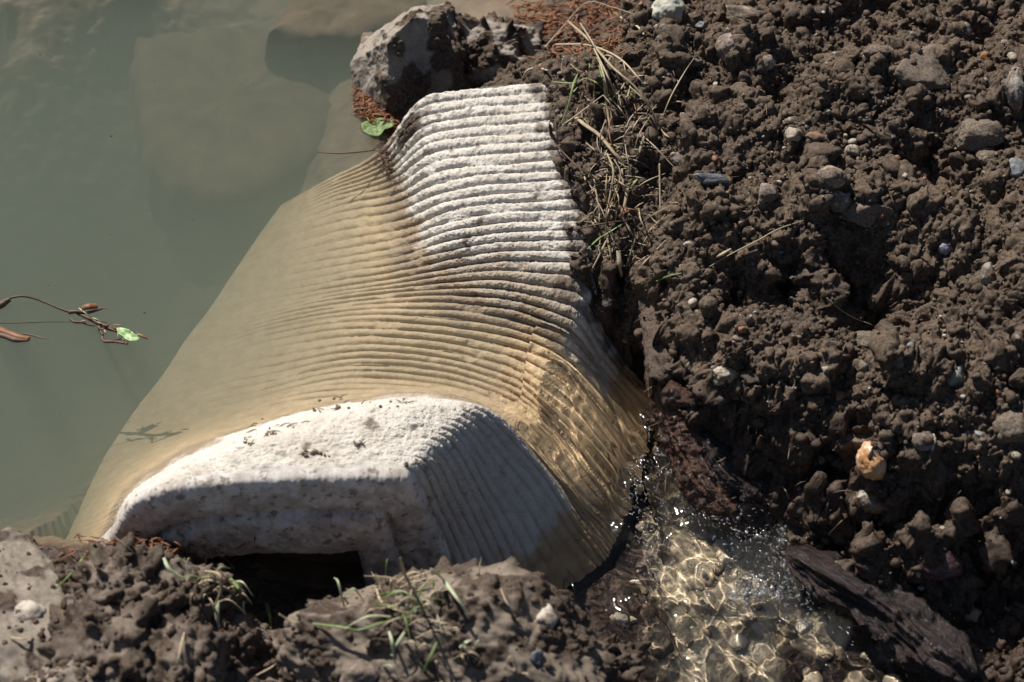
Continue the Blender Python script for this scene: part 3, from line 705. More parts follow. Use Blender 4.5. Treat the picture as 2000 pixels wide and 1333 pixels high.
ST = [
 (1305,30,64,62,'palegreen',0,'smooth rounded pale green-grey cobble with a cream patch at the top of the bank','cobble'),
 (1345,46,34,30,'grey',3,'small grey stone tucked against the right of the pale green cobble'),
 (1462,38,112,50,'tan',9,'flat angular tan-grey slab lying on top of the soil bank','flat_stone'),
 (1428,98,56,50,'pink',0,'round pinkish purple cobble below the flat tan-grey slab','cobble'),
 (1497,128,30,32,'pale',5,'pale grey angular pebble right of the pink-purple cobble','pebble'),
 (1346,122,50,26,'brown',6,'flat brown angular stone behind the tip of a dry grass stem'),
 (1320,95,36,20,'tan',4,'low tan stone half buried below the pale green cobble'),
 (1371,54,24,18,'slate',4,'dark wet-looking little stone between cobble and flat tan slab','pebble'),
 (1312,80,26,12,'tan',4,'thin tan chip of stone lying under the cobble at the top','pebble'),
 (1805,145,136,112,'brown',7,'large mud-caked brown slab set in the upper right of the bank','slab_stone'),
 (1880,65,38,34,'blue',2,'bluish-grey round stone near the upper right corner'),
 (1925,118,22,26,'rust',4,'small orange-brown pebble left of the big grey stone at the edge','pebble'),
 (1980,188,50,84,'grey',3,'big rounded grey stone cut by the right edge of the picture','cobble'),
 (1715,108,52,30,'brown',4,'brown-pink stone left of the large mud-caked slab'),
 (1788,12,14,11,'rust',3,'tiny yellowish pebble at the very top of the bank','pebble'),
 (1550,266,33,28,'cream',6,'cream-white angular pebble sitting clear on the soil mid bank','pebble'),
 (1548,242,40,22,'tan',2,'oval grey-tan pebble directly behind the cream-white angular one','pebble'),
 (1592,272,34,27,'rust',5,'rust-brown pebble just right of the cream-white angular one','pebble'),
 (1603,243,40,14,'rust',4,'thin rust-orange flake leaning behind the rust-brown pebble','stone_flake'),
 (1665,299,28,26,'cream',6,'white pebble with orange stains alone on smooth soil','pebble'),
 (1325,314,28,26,'pink',2,'small pink-lilac pebble right of the dry grass tuft','pebble'),
 (1395,352,84,32,'slate',8,'dark slate flake with a shiny broken face','stone_flake'),
 (1497,390,50,48,'pink',6,'pinkish-brown squarish stone with dusty face below the slate flake'),
 (1620,352,60,44,'tan',2,'tan-brown rounded stone half covered in crumbs mid bank'),
 (1910,272,104,62,'brown',4,'big dark brown muddy rock near the right edge','rock'),
 (1927,315,48,40,'tan',3,'brown rounded stone with orange rim below the dark muddy rock'),
 (1983,335,40,40,'blue',3,'blue-grey stone cut by the right edge below the muddy rock'),
 (1696,428,100,56,'brown',5,'large rounded purple-brown rock with shadow beneath it in mid bank','rock'),
 (1632,398,56,42,'grey',4,'grey-tan stone above left of the purple-brown rock'),
 (1850,486,36,27,'violet',6,'small angular bluish-violet stone shining among dark crumbs','pebble'),
 (1932,541,32,46,'grey',3,'upright speckled grey stone at the right of the hollow'),
 (1902,613,20,19,'pale',3,'small pale grey pebble below the upright speckled stone','pebble'),
 (1402,665,28,32,'green',5,'grey-green sliver of stone standing in soil right of the log','stone_flake'),
 (1676,676,84,52,'brown',8,'brown block of stone with pale broken right face below the hollow','rock'),
 (1722,679,14,18,'white',3,'tiny white pebble touching the broken face of the brown block','pebble'),
 (1754,716,62,66,'pale',6,'dusty pale stone leaning beside the brown block','rock'),
 (1686,717,18,26,'grey',4,'small grey upright chip left of the dusty pale stone','pebble'),
 (1867,745,44,50,'green',6,'angular dark grey-green stone with a bright facet'),
 (1416,738,54,46,'cream',4,'lumpy cream stone half buried right of the log knot'),
 (1352,718,24,22,'pale',3,'pale grey pebble just right of the log knot','pebble'),
 (1925,857,46,40,'blue',7,'flat blue-grey angular stone near the lower right edge','stone_flake'),
 (1890,856,28,34,'pink',5,'cream-pink chip beside the flat blue-grey stone','pebble'),
 (1978,848,66,74,'brown',4,'large brown-grey rock cut by the lower right edge','rock'),
 (1957,772,28,26,'rust',4,'reddish pebble near the right edge above the brown-grey rock','pebble'),
 (1701,918,52,72,'quartz',0,'glossy orange and pink quartz pebble, the brightest on the bank','pebble'),
 (1604,902,36,30,'white',3,'pale translucent pebble left of the orange quartz','pebble'),
 (1567,882,26,28,'rust',5,'tan-orange chip above left of the orange quartz','pebble'),
 (1802,866,42,40,'pink',2,'rounded lilac-grey stone half buried above the lower bank edge'),
 (1822,869,11,36,'cream',4,'narrow ochre splinter of stone standing beside the lilac-grey stone','stone_flake'),
 (1636,903,24,13,'blue',4,'small blue-black flat pebble left of the quartz','pebble'),
 (1712,990,94,58,'wettawny',3,'wet tawny rock hanging out of the bank edge over the stream','rock'),
 (1832,1108,96,62,'wetred',2,'wet dark reddish rock standing in the black water','rock'),
 (1822,961,13,13,'white',0,'tiny round white pebble on the lower bank edge','pebble'),
 (1680,868,60,46,'brown',3,'brown muddy stone above the quartz pebble'),
 (1640,780,26,24,'rust',3,'small brown pebble between cream stone and dusty pale stone','pebble'),
]
for s_ in ST:
    nm = s_[7] if len(s_) > 7 else 'stone'
    kw = {}
    if nm in ('flat_stone', 'stone_flake', 'slab_stone'): kw = dict(flat=.55, tilt=.25)
    if 'quartz pebble' in s_[6] and 'brightest' in s_[6]: kw = dict(lump=.13, sink=.02)
    if 'hanging' in s_[6]: kw = dict(sink=-.1)
    stone(*s_[:7], name=nm, cat='pebble' if nm == 'pebble' else 'stone' if nm != 'rock' else 'rock', **kw)

# ------------------------------------------------------------------ mud-caked boulders
def mudrock_mat(name, c1, c2, wetline=-9.0, patchy=0.0):
    m, t, b = new_mat(name)
    soil_c = soil_nodes(t, b)
    cov = attr(t, 'cover').outputs['Fac']
    n = noise_node(t, 48, 6, .7); g = noise_node(t, 330, 4, .7)
    st = mix(t, ramp(t, n.outputs['Fac'], [(.35, 0.), (.65, 1.)]), c1, c2)
    st = mix(t, ramp(t, g.outputs['Fac'], [(.34, .5), (.46, 0.)]), st, tuple(.4*x for x in c1))
    f = mth(t, 'ADD', cov, mth(t, 'MULTIPLY', mth(t, 'SUBTRACT', n.outputs['Fac'], .5), .8), True)
    c = mix(t, ramp(t, f, [(.1, 0.), (.75, 1.)]), st, soil_c)
    if wetline > -5:
        geo = nd(t, 'ShaderNodeNewGeometry'); sp = nd(t, 'ShaderNodeSeparateXYZ'); t.links.new(geo.outputs['Position'], sp.inputs[0])
        zw = mth(t, 'ADD', sp.outputs[2], mth(t, 'MULTIPLY', mth(t, 'SUBTRACT', n.outputs['Fac'], .5), .05))
        wf = mth(t, 'MULTIPLY', mth(t, 'SUBTRACT', wetline, zw), 45, True)
        c = mix(t, wf, c, (.022, .014, .011))
        t.links.new(mth(t, 'SUBTRACT', .92, mth(t, 'MULTIPLY', wf, .62)), b.inputs['Roughness'])
    t.links.new(c, b.inputs['Base Color']); return m
def mudrock(name, px, py, z, rad, rot, seed, facets, mat, label, cat, mudl=1.0, lump=.14, sub=7, group=None, sharp=.85, planes=None, wet=.5, bare=None):
    me = rock_mesh(name, *rad, seed, facets, lump, .02, sub, sharp, mudl, planes, wet, bare)
    o = obj(name, me, mat); o.location = Vector(P(px, py, z)); o.rotation_euler = rot
    tag(o, label, cat, group); return o
Mb = mudrock_mat('mud_smeared_boulder', (.22,.185,.155), (.34,.295,.25), .006)
bo = mudrock('muddy_boulder', 812, 118, .03, (.084,.078,.092), (0,0,0), 318, 0, Mb, 'pale boulder smeared with dark mud standing in the pond behind the weir', 'boulder', .55, .06, planes=[(-.62,.30,.72,.60),(.15,-.8,.55,.62),(.8,-.1,.45,.72),(-.75,-.5,.35,.74),(0,.9,.3,.7),(.1,.3,.95,.78)], wet=.0, bare=(-.35,.2,.22))
bo2 = mudrock('mud_clod', 962, 118, .012, (.075,.05,.052), (0,.1,0), 77, 0, Mb, 'dark wet clod of mud joined to the right of the pale boulder', 'mud clod', 1.25, .2)
# stones seen through the pond water
def sunk(name, pts, z, thick, label, seed, key='silt'):
    """a slab under water: an outline picked from the surface of the stone, given real thickness"""
    c = np.array([P(a, b, z) for a, b in pts]); ctr = c.mean(0); n = 90
    cc = catmull(np.concatenate([c, c[:1]]), n+1)[:-1]
    cc = cc+.006*np.stack([n2(cc[:, 0]*30, cc[:, 1]*30, seed), n2(cc[:, 0]*30, cc[:, 1]*30, seed+1), 0*cc[:, 0]], 1)
    ringsT = [(.0, .14), (.15, .14), (.3, .13), (.45, .12), (.6, .1), (.75, .08), (.88, .03), (.96, -.06), (1.0, -.25), (1.05, -.7), (1.02, -1.0)]
    V = []
    for f, h in ringsT:
        q = ctr+(cc-ctr)*max(f, .001); q[:, 2] = z+h*thick*(1 if h < 0 else .5)+(.006*fbm2(q[:, 0]*28, q[:, 1]*28, 4, seed)*min(1, f*3) if f < 1 else 0); V.append(q)
    o = obj(name, mesh_np(name, np.array(V).reshape(-1, 3), grid_faces(len(ringsT), n, wrap=True)[:, ::-1]), smat(key))
    return tag(o, label, 'stone', 'stones under the pond water')
sunk('sunken_slab', [(520,62),(560,8),(600,-60),(800,-60),(860,-20),(780,50),(660,75)], -.045, .07, 'dark brown angular slab under shallow water at the top of the pond', 21)
sunk('sunken_slab', [(250,60),(275,35),(520,30),(660,90),(690,190),(640,290),(520,370),(420,390),(300,340),(262,200)], -.112, .10, 'broad squared brown slab lying dim under the pond water left of the boulder', 25)
sunk('sunken_stone', [(688,165),(694,110),(712,62),(735,60),(745,120),(720,175)], .002, .06, 'tan edge of a stone showing beside the pale boulder at the waterline', 29, 'tan')

# ------------------------------------------------------------------ foreground earth and rocks on the near shore
Ms0 = mudrock_mat('pale_dusty_stone', (.17,.14,.11), (.29,.245,.20))
Mf = mudrock_mat('mud_and_pale_stone', (.14,.11,.085), (.25,.20,.155))
Mc = mudrock_mat('mud_clod_earth', (.12,.09,.07), (.2,.16,.125))
mudrock('muddy_rock', 868, 1278, .010, (.178,.105,.095), (0,.04,-.06), 1501, 8, Mf, 'big mud-covered rock strewn with grass blades at the bottom of the picture', 'rock', .75, .10, 7)
mudrock('muddy_rock', 8, 1262, .0, (.10,.16,.075), (.1,.5,.5), 45, 8, Ms0, 'grey stone slab smeared with mud in the lower left corner', 'rock', .45, .07, 7, bare=(0,-.15,.42))
mudrock('muddy_rock', 130, 1345, .05, (.07,.05,.05), (.1,.2,.5), 60, 8, Ms0, 'bare pale-topped rock cut by the bottom edge at left', 'rock', .25, .08, 6, bare=(0,-.1,.6))
CL = [(235,1178,.03,.062,.05,.05,'dark earth clod at the left end of the weir by the pond','by the pond'),
 (330,1212,.02,.075,.055,.05,'crumbly earth clod with grass under the open end of the weir',''),
 (215,1290,.045,.07,.06,.05,'earth clod between the grey slab and the bottom edge',''),
 (340,1310,.03,.085,.05,.05,'dark wet earth clod at the bottom edge left of the muddy rock',''),
 (455,1310,-.03,.07,.06,.05,'loose earth clod left of the big muddy rock',''),
 (1140,1325,-.06,.05,.045,.04,'dark clod at the right foot of the big muddy rock by the stream','')]
for i, (a, b, z, r1, r2, r3, lb, _) in enumerate(CL):
    mudrock('earth_clod', a, b, z, (r1, r2, r3), (0, 0, i*.7), 800+i*17, 0, Mc, lb, 'earth clod', 1.35, .28, 6, 'earth clods on the near shore')
def onrock(px, py, o):
    """where the line of sight meets another finished thing"""
    bpy.context.view_layer.update()
    mi = o.matrix_world.inverted(); a = mi @ Vector(CAM); d = (mi.to_3x3() @ Vector(ray(px, py))).normalized()
    ok, loc, nrm, k = o.ray_cast(a, d)
    return np.array(o.matrix_world @ loc) if ok else None
_fg = [o for o in C.objects if o.type == 'MESH' and (o.name.startswith('muddy_rock') or o.name.startswith('earth_clod'))]
def front(px, py):
    best = hit(px, py); bd = np.linalg.norm(best-CAM)
    for o in _fg:
        q = onrock(px, py, o)
        if q is not None and np.linalg.norm(q-CAM) < bd: best, bd = q, np.linalg.norm(q-CAM)
    return best
for (a, b, w_, h_, k_, lb) in [(1060,1215,44,60,'white','white chip of rock stuck in the muddy rock above the stream'),
   (704,1318,62,50,'pink','pale pink stone face showing through the muddy rock at the bottom edge'),
   (45,1200,60,50,'white','pale patch of bare rock on the lower left slab'),
   (1048,1310 if False else 1285,22,26,'slate','small blue-black pebble pressed into the muddy rock')]:
    p = front(a, b); me = rock_mesh('embedded_stone', w_/2/S*1.15, h_/2/S*1.3, h_/2/S*1.0, int(a), 6, .15, sub=4)
    o = obj('embedded_stone', me, smat(k_)); o.location = p-np.array([0, -.004, .008]) if w_ > 30 else p; tag(o, lb, 'stone', 'stones set in the muddy foreground rocks')

# ================================================================== WOOD
def wood_mat(name, c1, c2, rough, spec=.5):
    m, t, b = new_mat(name)
    tc = nd(t, 'ShaderNodeAttribute', attribute_name='grain').outputs['Vector']
    n = noise_node(t, 1.0, 5, .65, tc); g = noise_node(t, 120, 5, .65)
    c = mix(t, ramp(t, n.outputs['Fac'], [(.35, 0.), (.65, 1.)]), c1, c2)
    c = mix(t, ramp(t, g.outputs['Fac'], [(.5, 0.), (.68, .7)]), c, tuple(.35*x for x in c1))
    wet = attr(t, 'wet').outputs['Fac']
    c = mix(t, wet, mix(t, .55, c, (.16, .125, .095)), c)
    t.links.new(c, b.inputs['Base Color']); t.links.new(mth(t, 'SUBTRACT', .85, mth(t, 'MULTIPLY', wet, .85-rough)), b.inputs['Roughness']); b.inputs['Specular IOR Level'].default_value = spec
    hb = noise_node(t, 260, 6, .75); hs = mth(t, 'ADD', mth(t, 'MULTIPLY', n.outputs['Fac'], .6), hb.outputs['Fac'])
    bump(t, b, hs, .9, .004); return m
def log_mesh(name, pts, rad, n=160, sides=72, seed=0, groove=.10, lump=.25, flat=1.0, wetz=.0):
    c = catmull([P(*q) for q in pts], n); r = np.interp(np.linspace(0, 1, n), np.linspace(0, 1, len(rad)), rad)
    r = r*np.sqrt(np.clip(1-((np.linspace(-1, 1, n))**8), .05, 1))
    t = np.gradient(c, axis=0); t /= np.linalg.norm(t, axis=1)[:, None]
    a = np.cross(t, [0, 0, 1.]); a /= np.linalg.norm(a, axis=1)[:, None]; b = np.cross(a, t)
    th = np.linspace(0, 2*np.pi, sides, endpoint=False); L = np.linspace(0, 1, n)[:, None]*np.ones(sides)
    cs, sn = np.cos(th)*np.ones((n, 1)), np.sin(th)*np.ones((n, 1))
    gr = n3(np.stack([cs*4, sn*4, L*2.5], -1), seed)+.6*n3(np.stack([cs*10, sn*10, L*4], -1), seed+1)
    rr = r[:, None]*(1+groove*gr+lump*fbm3(np.stack([cs*.9, sn*.9, L*6], -1), 3, seed+2))
    V = c[:, None]+rr[..., None]*(cs[..., None]*a[:, None]+flat*sn[..., None]*b[:, None])
    V = V+(V-c[:, None])*(.10*fbm3(V*70, 4, seed+4)+.05*n3(V*330, seed+5))[..., None]
    gc = np.stack([cs*13, sn*13, L*7], -1).reshape(-1, 3)
    wet = smooth(wetz+.03, wetz, V[..., 2]+.02*n3(V*40, seed)).ravel()
    me = mesh_np(name, V.reshape(-1, 3), grid_faces(n, sides, wrap=True), {'wet': wet})
    at = me.attributes.new('grain', 'FLOAT_VECTOR', 'POINT'); at.data.foreach_set('vector', gc.astype(np.float32).ravel())
    return me
Mw = wood_mat('wet_brown_wood', (.035,.016,.012), (.11,.055,.034), .13)
Mw2 = wood_mat('rotten_dark_wood', (.012,.008,.008), (.05,.034,.03), .13)
lg = empty('driftwood_log', P(1300,760,-.02), 'brown wet log standing along the left edge of the soil bank beside the weir', 'log')
def child(o, par): o.parent = par; o.matrix_parent_inverse.identity(); o.location = -Vector(par.location); return o
child(obj('trunk', log_mesh('trunk', [(1280,530,0.01),(1292,610,0.008),(1304,690,-0.006),(1316,755,-0.022),(1336,830,-0.0493),(1364,890,-0.0667),(1395,945,-0.0841),(1450,1010,-0.112),(1490,1060,-0.14)], [.018,.024,.026,.028,.030,.034,.036,.022], 260, 120, 3, .09, .20, 1.0, -.015), Mw), lg)
child(obj('branch_stub', log_mesh('branch_stub', [(1300,762,-0.008),(1335,778,-0.006),(1365,772,0.004),(1392,752,0.012)], [.02,.014,.009,.004], 60, 40, 5, .1, .2, 1.0, .02), Mw), lg)
child(obj('knot', log_mesh('knot', [(1290,735,0.002),(1306,722,0.012),(1312,712,0.018)], [.012,.011,.006], 40, 40, 6, .12, .3, 1.0, -.02), Mw), lg)
sp_ = obj('split_wood', log_mesh('split_wood', [(1368,845,-0.03),(1405,885,-0.045),(1445,925,-0.0574),(1490,960,-0.0698),(1520,990,-0.0791)], [.012,.022,.026,.026,.014], 140, 72, 9, .26, .2, .6, .02), Mw2)
tag(sp_, 'dark purple-brown splintered piece of wet wood right of the log', 'wood')
rl = obj('rotten_log', log_mesh('rotten_log', [(1535,1075,-0.0946),(1590,1110,-0.0915),(1660,1150,-0.0903),(1740,1200,-0.0927),(1820,1265,-0.0977),(1900,1330,-0.1039)], [.012,.023,.028,.031,.032,.028], 240, 110, 13, .30, .45, .8, .05), Mw2)
tag(rl, 'black waterlogged rotten log lying along the right side of the stream', 'log')
ch = obj('wood_chip', log_mesh('wood_chip', [tuple((q[0], q[1], hit(1467,738)[2]+.006)) for q in ((1446,728),(1467,738),(1490,744))], [.003,.008,.003], 40, 24, 15, .2, .2, .4, -.3), Mw2)
tag(ch, 'dark chip of bark beside the lumpy cream stone', 'bark chip')

# ================================================================== GRASS, STRAWS, TWIGS
M_dry = plain_mat('dry_straw', (.20,.15,.095), (.50,.41,.28), 200, .75, .3)
M_grn = plain_mat('green_blade', (.06,.10,.025), (.19,.255,.085), 200, .55, .4)
M_pale = plain_mat('pale_bleached_blade', (.25,.29,.16), (.48,.50,.34), 200, .6, .4)
M_twig = plain_mat('brown_twig', (.045,.025,.018), (.14,.075,.045), 200, .6, .4)
M_fib = plain_mat('root_fibre', (.10,.07,.045), (.26,.2,.14), 200, .8, .2)
M_rust = plain_mat('rusty_needles', (.09,.03,.012), (.30,.12,.045), 300, .55, .4)
def stem_obj(name, pts, rad, mat, parent=None, flat=.35, sides=6, v=None, n=36, tw=0.0):
    mb = MB(); mb.add(tube(pts, rad, n, sides, flat, twist=tw), random.random() if v is None else v)
    o = obj(name, mb.mesh(name), mat)
    if parent is not None: child(o, parent)
    return o
def bank(px, py, up=0.0):
    p = hit(px, py); d = p-CAM; d /= np.linalg.norm(d); return p-d*(up/max(.2, -d[2]))       # a point `up` above the soil on the line of sight
def line(pts): return [bank(*q) for q in pts]
tf = empty('dry_grass_tuft', hit(1215, 330), 'tuft of dry grass with green blades drooping over the right of the weir', 'grass tuft')
DRY = [([(1040,132,.002),(1055,105,.02),(1100,52,.05),(1146,5,.075),(1195,14,.07),(1240,28,.055)], .0019),
 ([(1110,42,.06),(1150,78,.06),(1195,130,.06),(1240,170,.05),(1272,215,.03),(1288,268,.006)], .0042),
 ([(1085,87,.045),(1140,87,.05),(1180,98,.055),(1215,118,.055),(1245,150,.045),(1263,172,.03)], .0036),
 ([(1038,130,.004),(1060,108,.02),(1085,87,.045)], .0018),
 ([(1133,45,.055),(1158,85,.055),(1165,105,.05),(1180,150,.035),(1192,210,.015),(1197,262,.003)], .0024),
 ([(1160,95,.05),(1185,145,.04),(1205,190,.025),(1222,235,.004)], .0026),
 ([(1180,155,.03),(1185,205,.02),(1193,262,.004)], .0034),
 ([(1098,245,.004),(1125,226,.012),(1178,186,.03)], .0024),
 ([(1178,186,.03),(1200,210,.022),(1229,232,.008)], .0018),
 ([(1125,230,.006),(1145,246,.012),(1172,266,.012),(1200,300,.008),(1218,322,.002)], .0058),
 ([(1095,105,.03),(1125,135,.02),(1150,145,.01)], .002),
 ([(1235,150,.04),(1258,180,.02),(1270,200,.01)], .0012),
 ([(1230,170,.04),(1262,200,.025),(1285,240,.012),(1292,262,.002)], .003),
 ([(1186,300,.012),(1198,335,.014),(1192,380,.012),(1184,425,.008),(1186,470,.002)], .0026),
 ([(1200,312,.014),(1212,340,.014),(1200,380,.01),(1186,410,.006)], .0022),
 ([(1215,330,.01),(1216,360,.01),(1218,378,.004)], .0028),
 ([(1258,268,.012),(1248,300,.01),(1240,318,.003)], .0036),
 ([(1160,350,.006),(1166,385,.012),(1172,415,.008),(1180,432,.002)], .0018),
 ([(1226,368,.008),(1220,400,.012),(1212,418,.008)], .0042),
 ([(1214,420,.008),(1230,450,.006),(1242,470,.002)], .003),
 ([(1189,460,.01),(1175,490,.01),(1157,525,.004)], .0026),
 ([(1186,465,.012),(1192,495,.012),(1196,518,.004)], .0028),
 ([(1208,490,.012),(1211,520,.012),(1214,540,.006)], .0062),
 ([(1288,320,.01),(1289,380,.008),(1290,432,.002)], .0022),
 ([(1243,458,.008),(1235,485,.008),(1222,525,.003)], .0026)]
for pts, r in DRY: stem_obj('dry_stem', line(pts), [r*.45, r*.5, r*.42, r*.3], M_dry, tf, .4)
for i in range(46):
    bx, by = random.gauss(1205, 22), random.uniform(150, 470); ln = random.uniform(25, 95); an = random.gauss(1.45, .55)
    ex, ey = bx+ln*math.cos(an), by-ln*math.sin(an)*random.choice((1, 1, -.6))
    u_ = random.uniform(.006, .028)
    if not 0 < ey < 560: continue
    stem_obj('dry_stem', line([(bx, by, .001), ((bx+ex)/2+random.uniform(-8, 8), (by+ey)/2, u_), (ex, ey, u_*.7)]), [.0009, .0009, .0004], M_dry if i % 5 else M_rust, tf, .5, n=16, sides=5)
GRN = [([(1128,145,.012),(1120,165,.02),(1112,200,.016),(1104,222,.008),(1091,252,.003)], .0028),
 ([(1078,160,.012),(1120,162,.018),(1145,152,.024)], .003), ([(1145,152,.024),(1165,162,.02),(1185,182,.01),(1201,195,.004)], .0026),
 ([(1170,128,.03),(1177,150,.024),(1190,175,.015),(1213,205,.004)], .0032), ([(1224,182,.02),(1238,178,.024),(1255,177,.02)], .002),
 ([(1151,124,.02),(1152,134,.02),(1150,145,.01)], .0022), ([(1000,136,.01),(1014,128,.014),(1032,120,.008)], .0026),
 ([(1005,140,.004),(1018,133,.008),(1036,126,.006)], .0022), ([(1147,487,.004),(1170,466,.01),(1185,457,.012),(1215,438,.008)], .0028),
 ([(1245,350,.012),(1238,358,.014),(1231,367,.01)], .0036), ([(1088,118,.02),(1115,108,.026),(1140,103,.02)], .0016), ([(1195,400,.008),(1207,392,.01)], .003)]
for pts, r in GRN: stem_obj('green_blade', line(pts), [r*.3, r*.55, r*.45, r*.12], M_grn, tf, .25)
def leaf_mesh(name, outline, z, thick=.0007, curl=.004, seed=0):
    c = np.array([P(a, b, z) if len(q) == 2 else np.array(q) for q in outline for a, b in [q[:2]]]); ctr = c.mean(0)
    n = 72; cc = catmull(np.concatenate([c, c[:1]]), n+1)[:-1]; V = []
    for s_ in (1, -1):
        for f in (np.linspace(.02, 1, 8) if s_ > 0 else np.linspace(1, .02, 8)):
            q = ctr+(cc-ctr)*f; q[:, 2] += curl*f*f*(.6+.8*n2(q[:, 0]*70, q[:, 1]*70, seed))+.0012*n2(q[:, 0]*220, q[:, 1]*220, seed+1)+s_*thick/2; V.append(q)
    return mesh_np(name, np.array(V).reshape(-1, 3), grid_faces(16, n, wrap=True)[:, ::-1], {'vary': np.clip(.5+.6*n2(np.array(V).reshape(-1, 3)[:, 0]*90, np.array(V).reshape(-1, 3)[:, 1]*90, seed+2), 0, 1)})
lf = obj('leaf', leaf_mesh('leaf', [(705,246),(716,240),(730,244),(736,234),(748,233),(752,242),(766,240),(768,250),(752,258),(742,268),(722,266),(708,256)], .008, seed=4), M_grn)
tag(lf, 'lobed green leaf floating at the waterline left of the weir', 'leaf')
M_leaf2 = plain_mat('fresh_leaf', (.08,.15,.06), (.22,.32,.17), 150, .5, .5)
pl_ = hit(1028, 112)
lf = obj('leaf', leaf_mesh('leaf', [(1013,108),(1020,101),(1032,104),(1040,114),(1036,124),(1028,122),(1020,114)], float(pl_[2])+.012, seed=9, curl=.008), M_leaf2)
tag(lf, 'small folded green leaf at the upper edge of the weir beside the grass stems', 'leaf')
SOLO = [([(1062,461,.014),(1110,452,.018),(1160,440,.02),(1240,428,.012)], .0022, M_twig, 'twig', 'thin brown twig lying across the last dry beads of the weir'),
 ([(1082,279,.016),(1120,318,.02),(1160,348,.016),(1208,382,.006)], .0022, M_twig, 'twig', 'dark twig slanting from the weir down into the grass tuft'),
 ([(1355,115,.03),(1335,145,.022),(1310,190,.012),(1290,240,.003)], .0018, M_dry, 'dry_stalk', 'straight dry stalk leaning up towards the flat brown stone'),
 ([(1252,262,.004),(1280,288,.012),(1305,315,.01),(1324,334,.003)], .0018, M_dry, 'dry_stalk', 'pale dry stalk passing above the small pink-lilac pebble'),
 ([(1380,525,.004),(1425,498,.012),(1480,470,.014),(1520,448,.012),(1572,430,.004)], .0020, M_dry, 'dry_stalk', 'long dry stalk lying across the smooth soil mid bank'),
 ([(1232,540,.004),(1260,512,.012),(1300,470,.006)], .0026, M_dry, 'dry_stalk', 'short pale straw at the bank edge above the log'),
 ([(1200,25,.012),(1225,42,.016),(1245,52,.014),(1258,68,.004)], .0045, M_dry, 'dry_stalk', 'thick frayed dry straw near the top of the bank'),
 ([(1396,504,.004),(1410,497,.008),(1428,486,.004)], .0045, M_dry, 'dry_stalk', 'short yellow straw stub on smooth soil mid bank'),
 ([(1282,550,.006),(1305,540,.008),(1332,534,.004)], .003, M_grn, 'grass_sprig', 'green-yellow grass blade lying at the top of the log'),
 ([(1615,582,.01),(1640,604,.014),(1670,622,.012),(1712,638,.006)], .0013, M_pale, 'grass_sprig', 'pale thin blade drooping in the dark hollow of the bank'),
 ([(1023,150,.014),(1030,138,.016),(1048,133,.016),(1070,138,.010)], .0040, M_dry, 'root_piece', 'cream curled root lying at the upper edge of the weir'),
 ([(1540,735,.004),(1552,742,.008),(1550,755,.008),(1534,778,.003)], .0014, M_dry, 'rootlet', 'hooked pale rootlet below the lumpy cream stone'),
 ([(1527,950,.006),(1535,960,.01),(1541,976,.006)], .0016, M_dry, 'dry_stalk', 'short yellow straw stuck to the wet mud above the stream'),
 ([(1618,1045,.01),(1640,1022,.02),(1655,1008,.01)], .0022, M_twig, 'twig', 'dark twig hanging under the wet tawny rock'),
 ([(1740,1245,.02),(1748,1215,.05),(1756,1190,.07)], .0028, M_twig, 'twig', 'short dark twig standing on the rotten log'),
 ([(1757,1190,.07),(1800,1235,.04),(1850,1285,.015)], .0016, M_twig, 'twig', 'thin bare twig leaning down along the rotten log'),
 ([(1340,1025,.02),(1350,1012,.03),(1372,1003,.034),(1388,1012,.03)], .0026, M_twig, 'twig', 'bent brown twig caught at the head of the stream'),
 ([(1275,1205,.03),(1300,1225,.034),(1318,1260,.03),(1330,1290,.026)], .0018, M_rust, 'twig', 'thin rusty stem trailing over the clear stream')]
for pts, r, m_, nm, lb in SOLO:
    tag(stem_obj(nm, line(pts), [r*.35, r*.5, r*.5, r*.25], m_, None, .7), lb, {'dry_stalk': 'straw', 'grass_sprig': 'grass blade', 'root_piece': 'root', 'rootlet': 'root'}.get(nm, 'twig'))
tw = stem_obj('twig', [P(620,298,.004), P(660,300,.005), (P(700,297,.008)), P(732,293,.012)], [.0006, .0012, .0012], M_twig, None, 1); tag(tw, 'thin dark twig sticking out over the pond from the first beads', 'twig')
# floating twig with its snag of needles
ft = empty('floating_twig', P(150,610,0), 'thin dark twig with a snag of needles floating on the pond at left', 'twig')
def fl(pts, rad, m_, nm='stem', fl_=1.0, n=40): return stem_obj(nm, [P(a, b, .002 if len(q) == 2 else q[2]) for q in pts for a, b in [q[:2]]], rad, m_, ft, fl_, n=n)
fl([(-15,600),(5,588),(22,582,.004),(42,579,.006),(62,582,.005),(90,592),(120,604),(140,611)], [.0016,.0014,.0014,.0013,.0016,.002], M_twig)
fl([(-12,602),(4,595),(14,588,.005),(20,585,.006)], [.005,.0045,.003], M_twig)
fl([(135,610),(152,609,.005),(172,611,.004),(200,603,.004)], [.003,.002,.0018,.0014], M_twig)
fl([(150,612),(175,623),(200,636),(225,645),(236,652)], [.0018,.0026,.003,.0035,.002], M_twig)
fl([(136,622),(145,629),(160,630),(172,634),(188,637)], [.0016,.0018,.0016,.001], M_twig)
fl([(193,638),(197,648),(201,655)], [.002,.0022,.0016], M_twig); fl([(199,657),(204,667),(225,668),(250,672)], [.0012,.0018,.0016,.0014], M_twig)
fl([(205,666),(225,664),(242,662)], [.0009,.0008], M_twig); fl([(-10,631),(40,631),(90,629),(150,629)], [.0007,.0007,.0006], M_twig)
fl([(200,603),(212,602)], [.0008,.0004], M_rust)
bk = fl([(161,602,.006),(172,599,.008),(190,598,.006)], [.004,.0055,.004], M_rust, 'bark_scrap', .6)
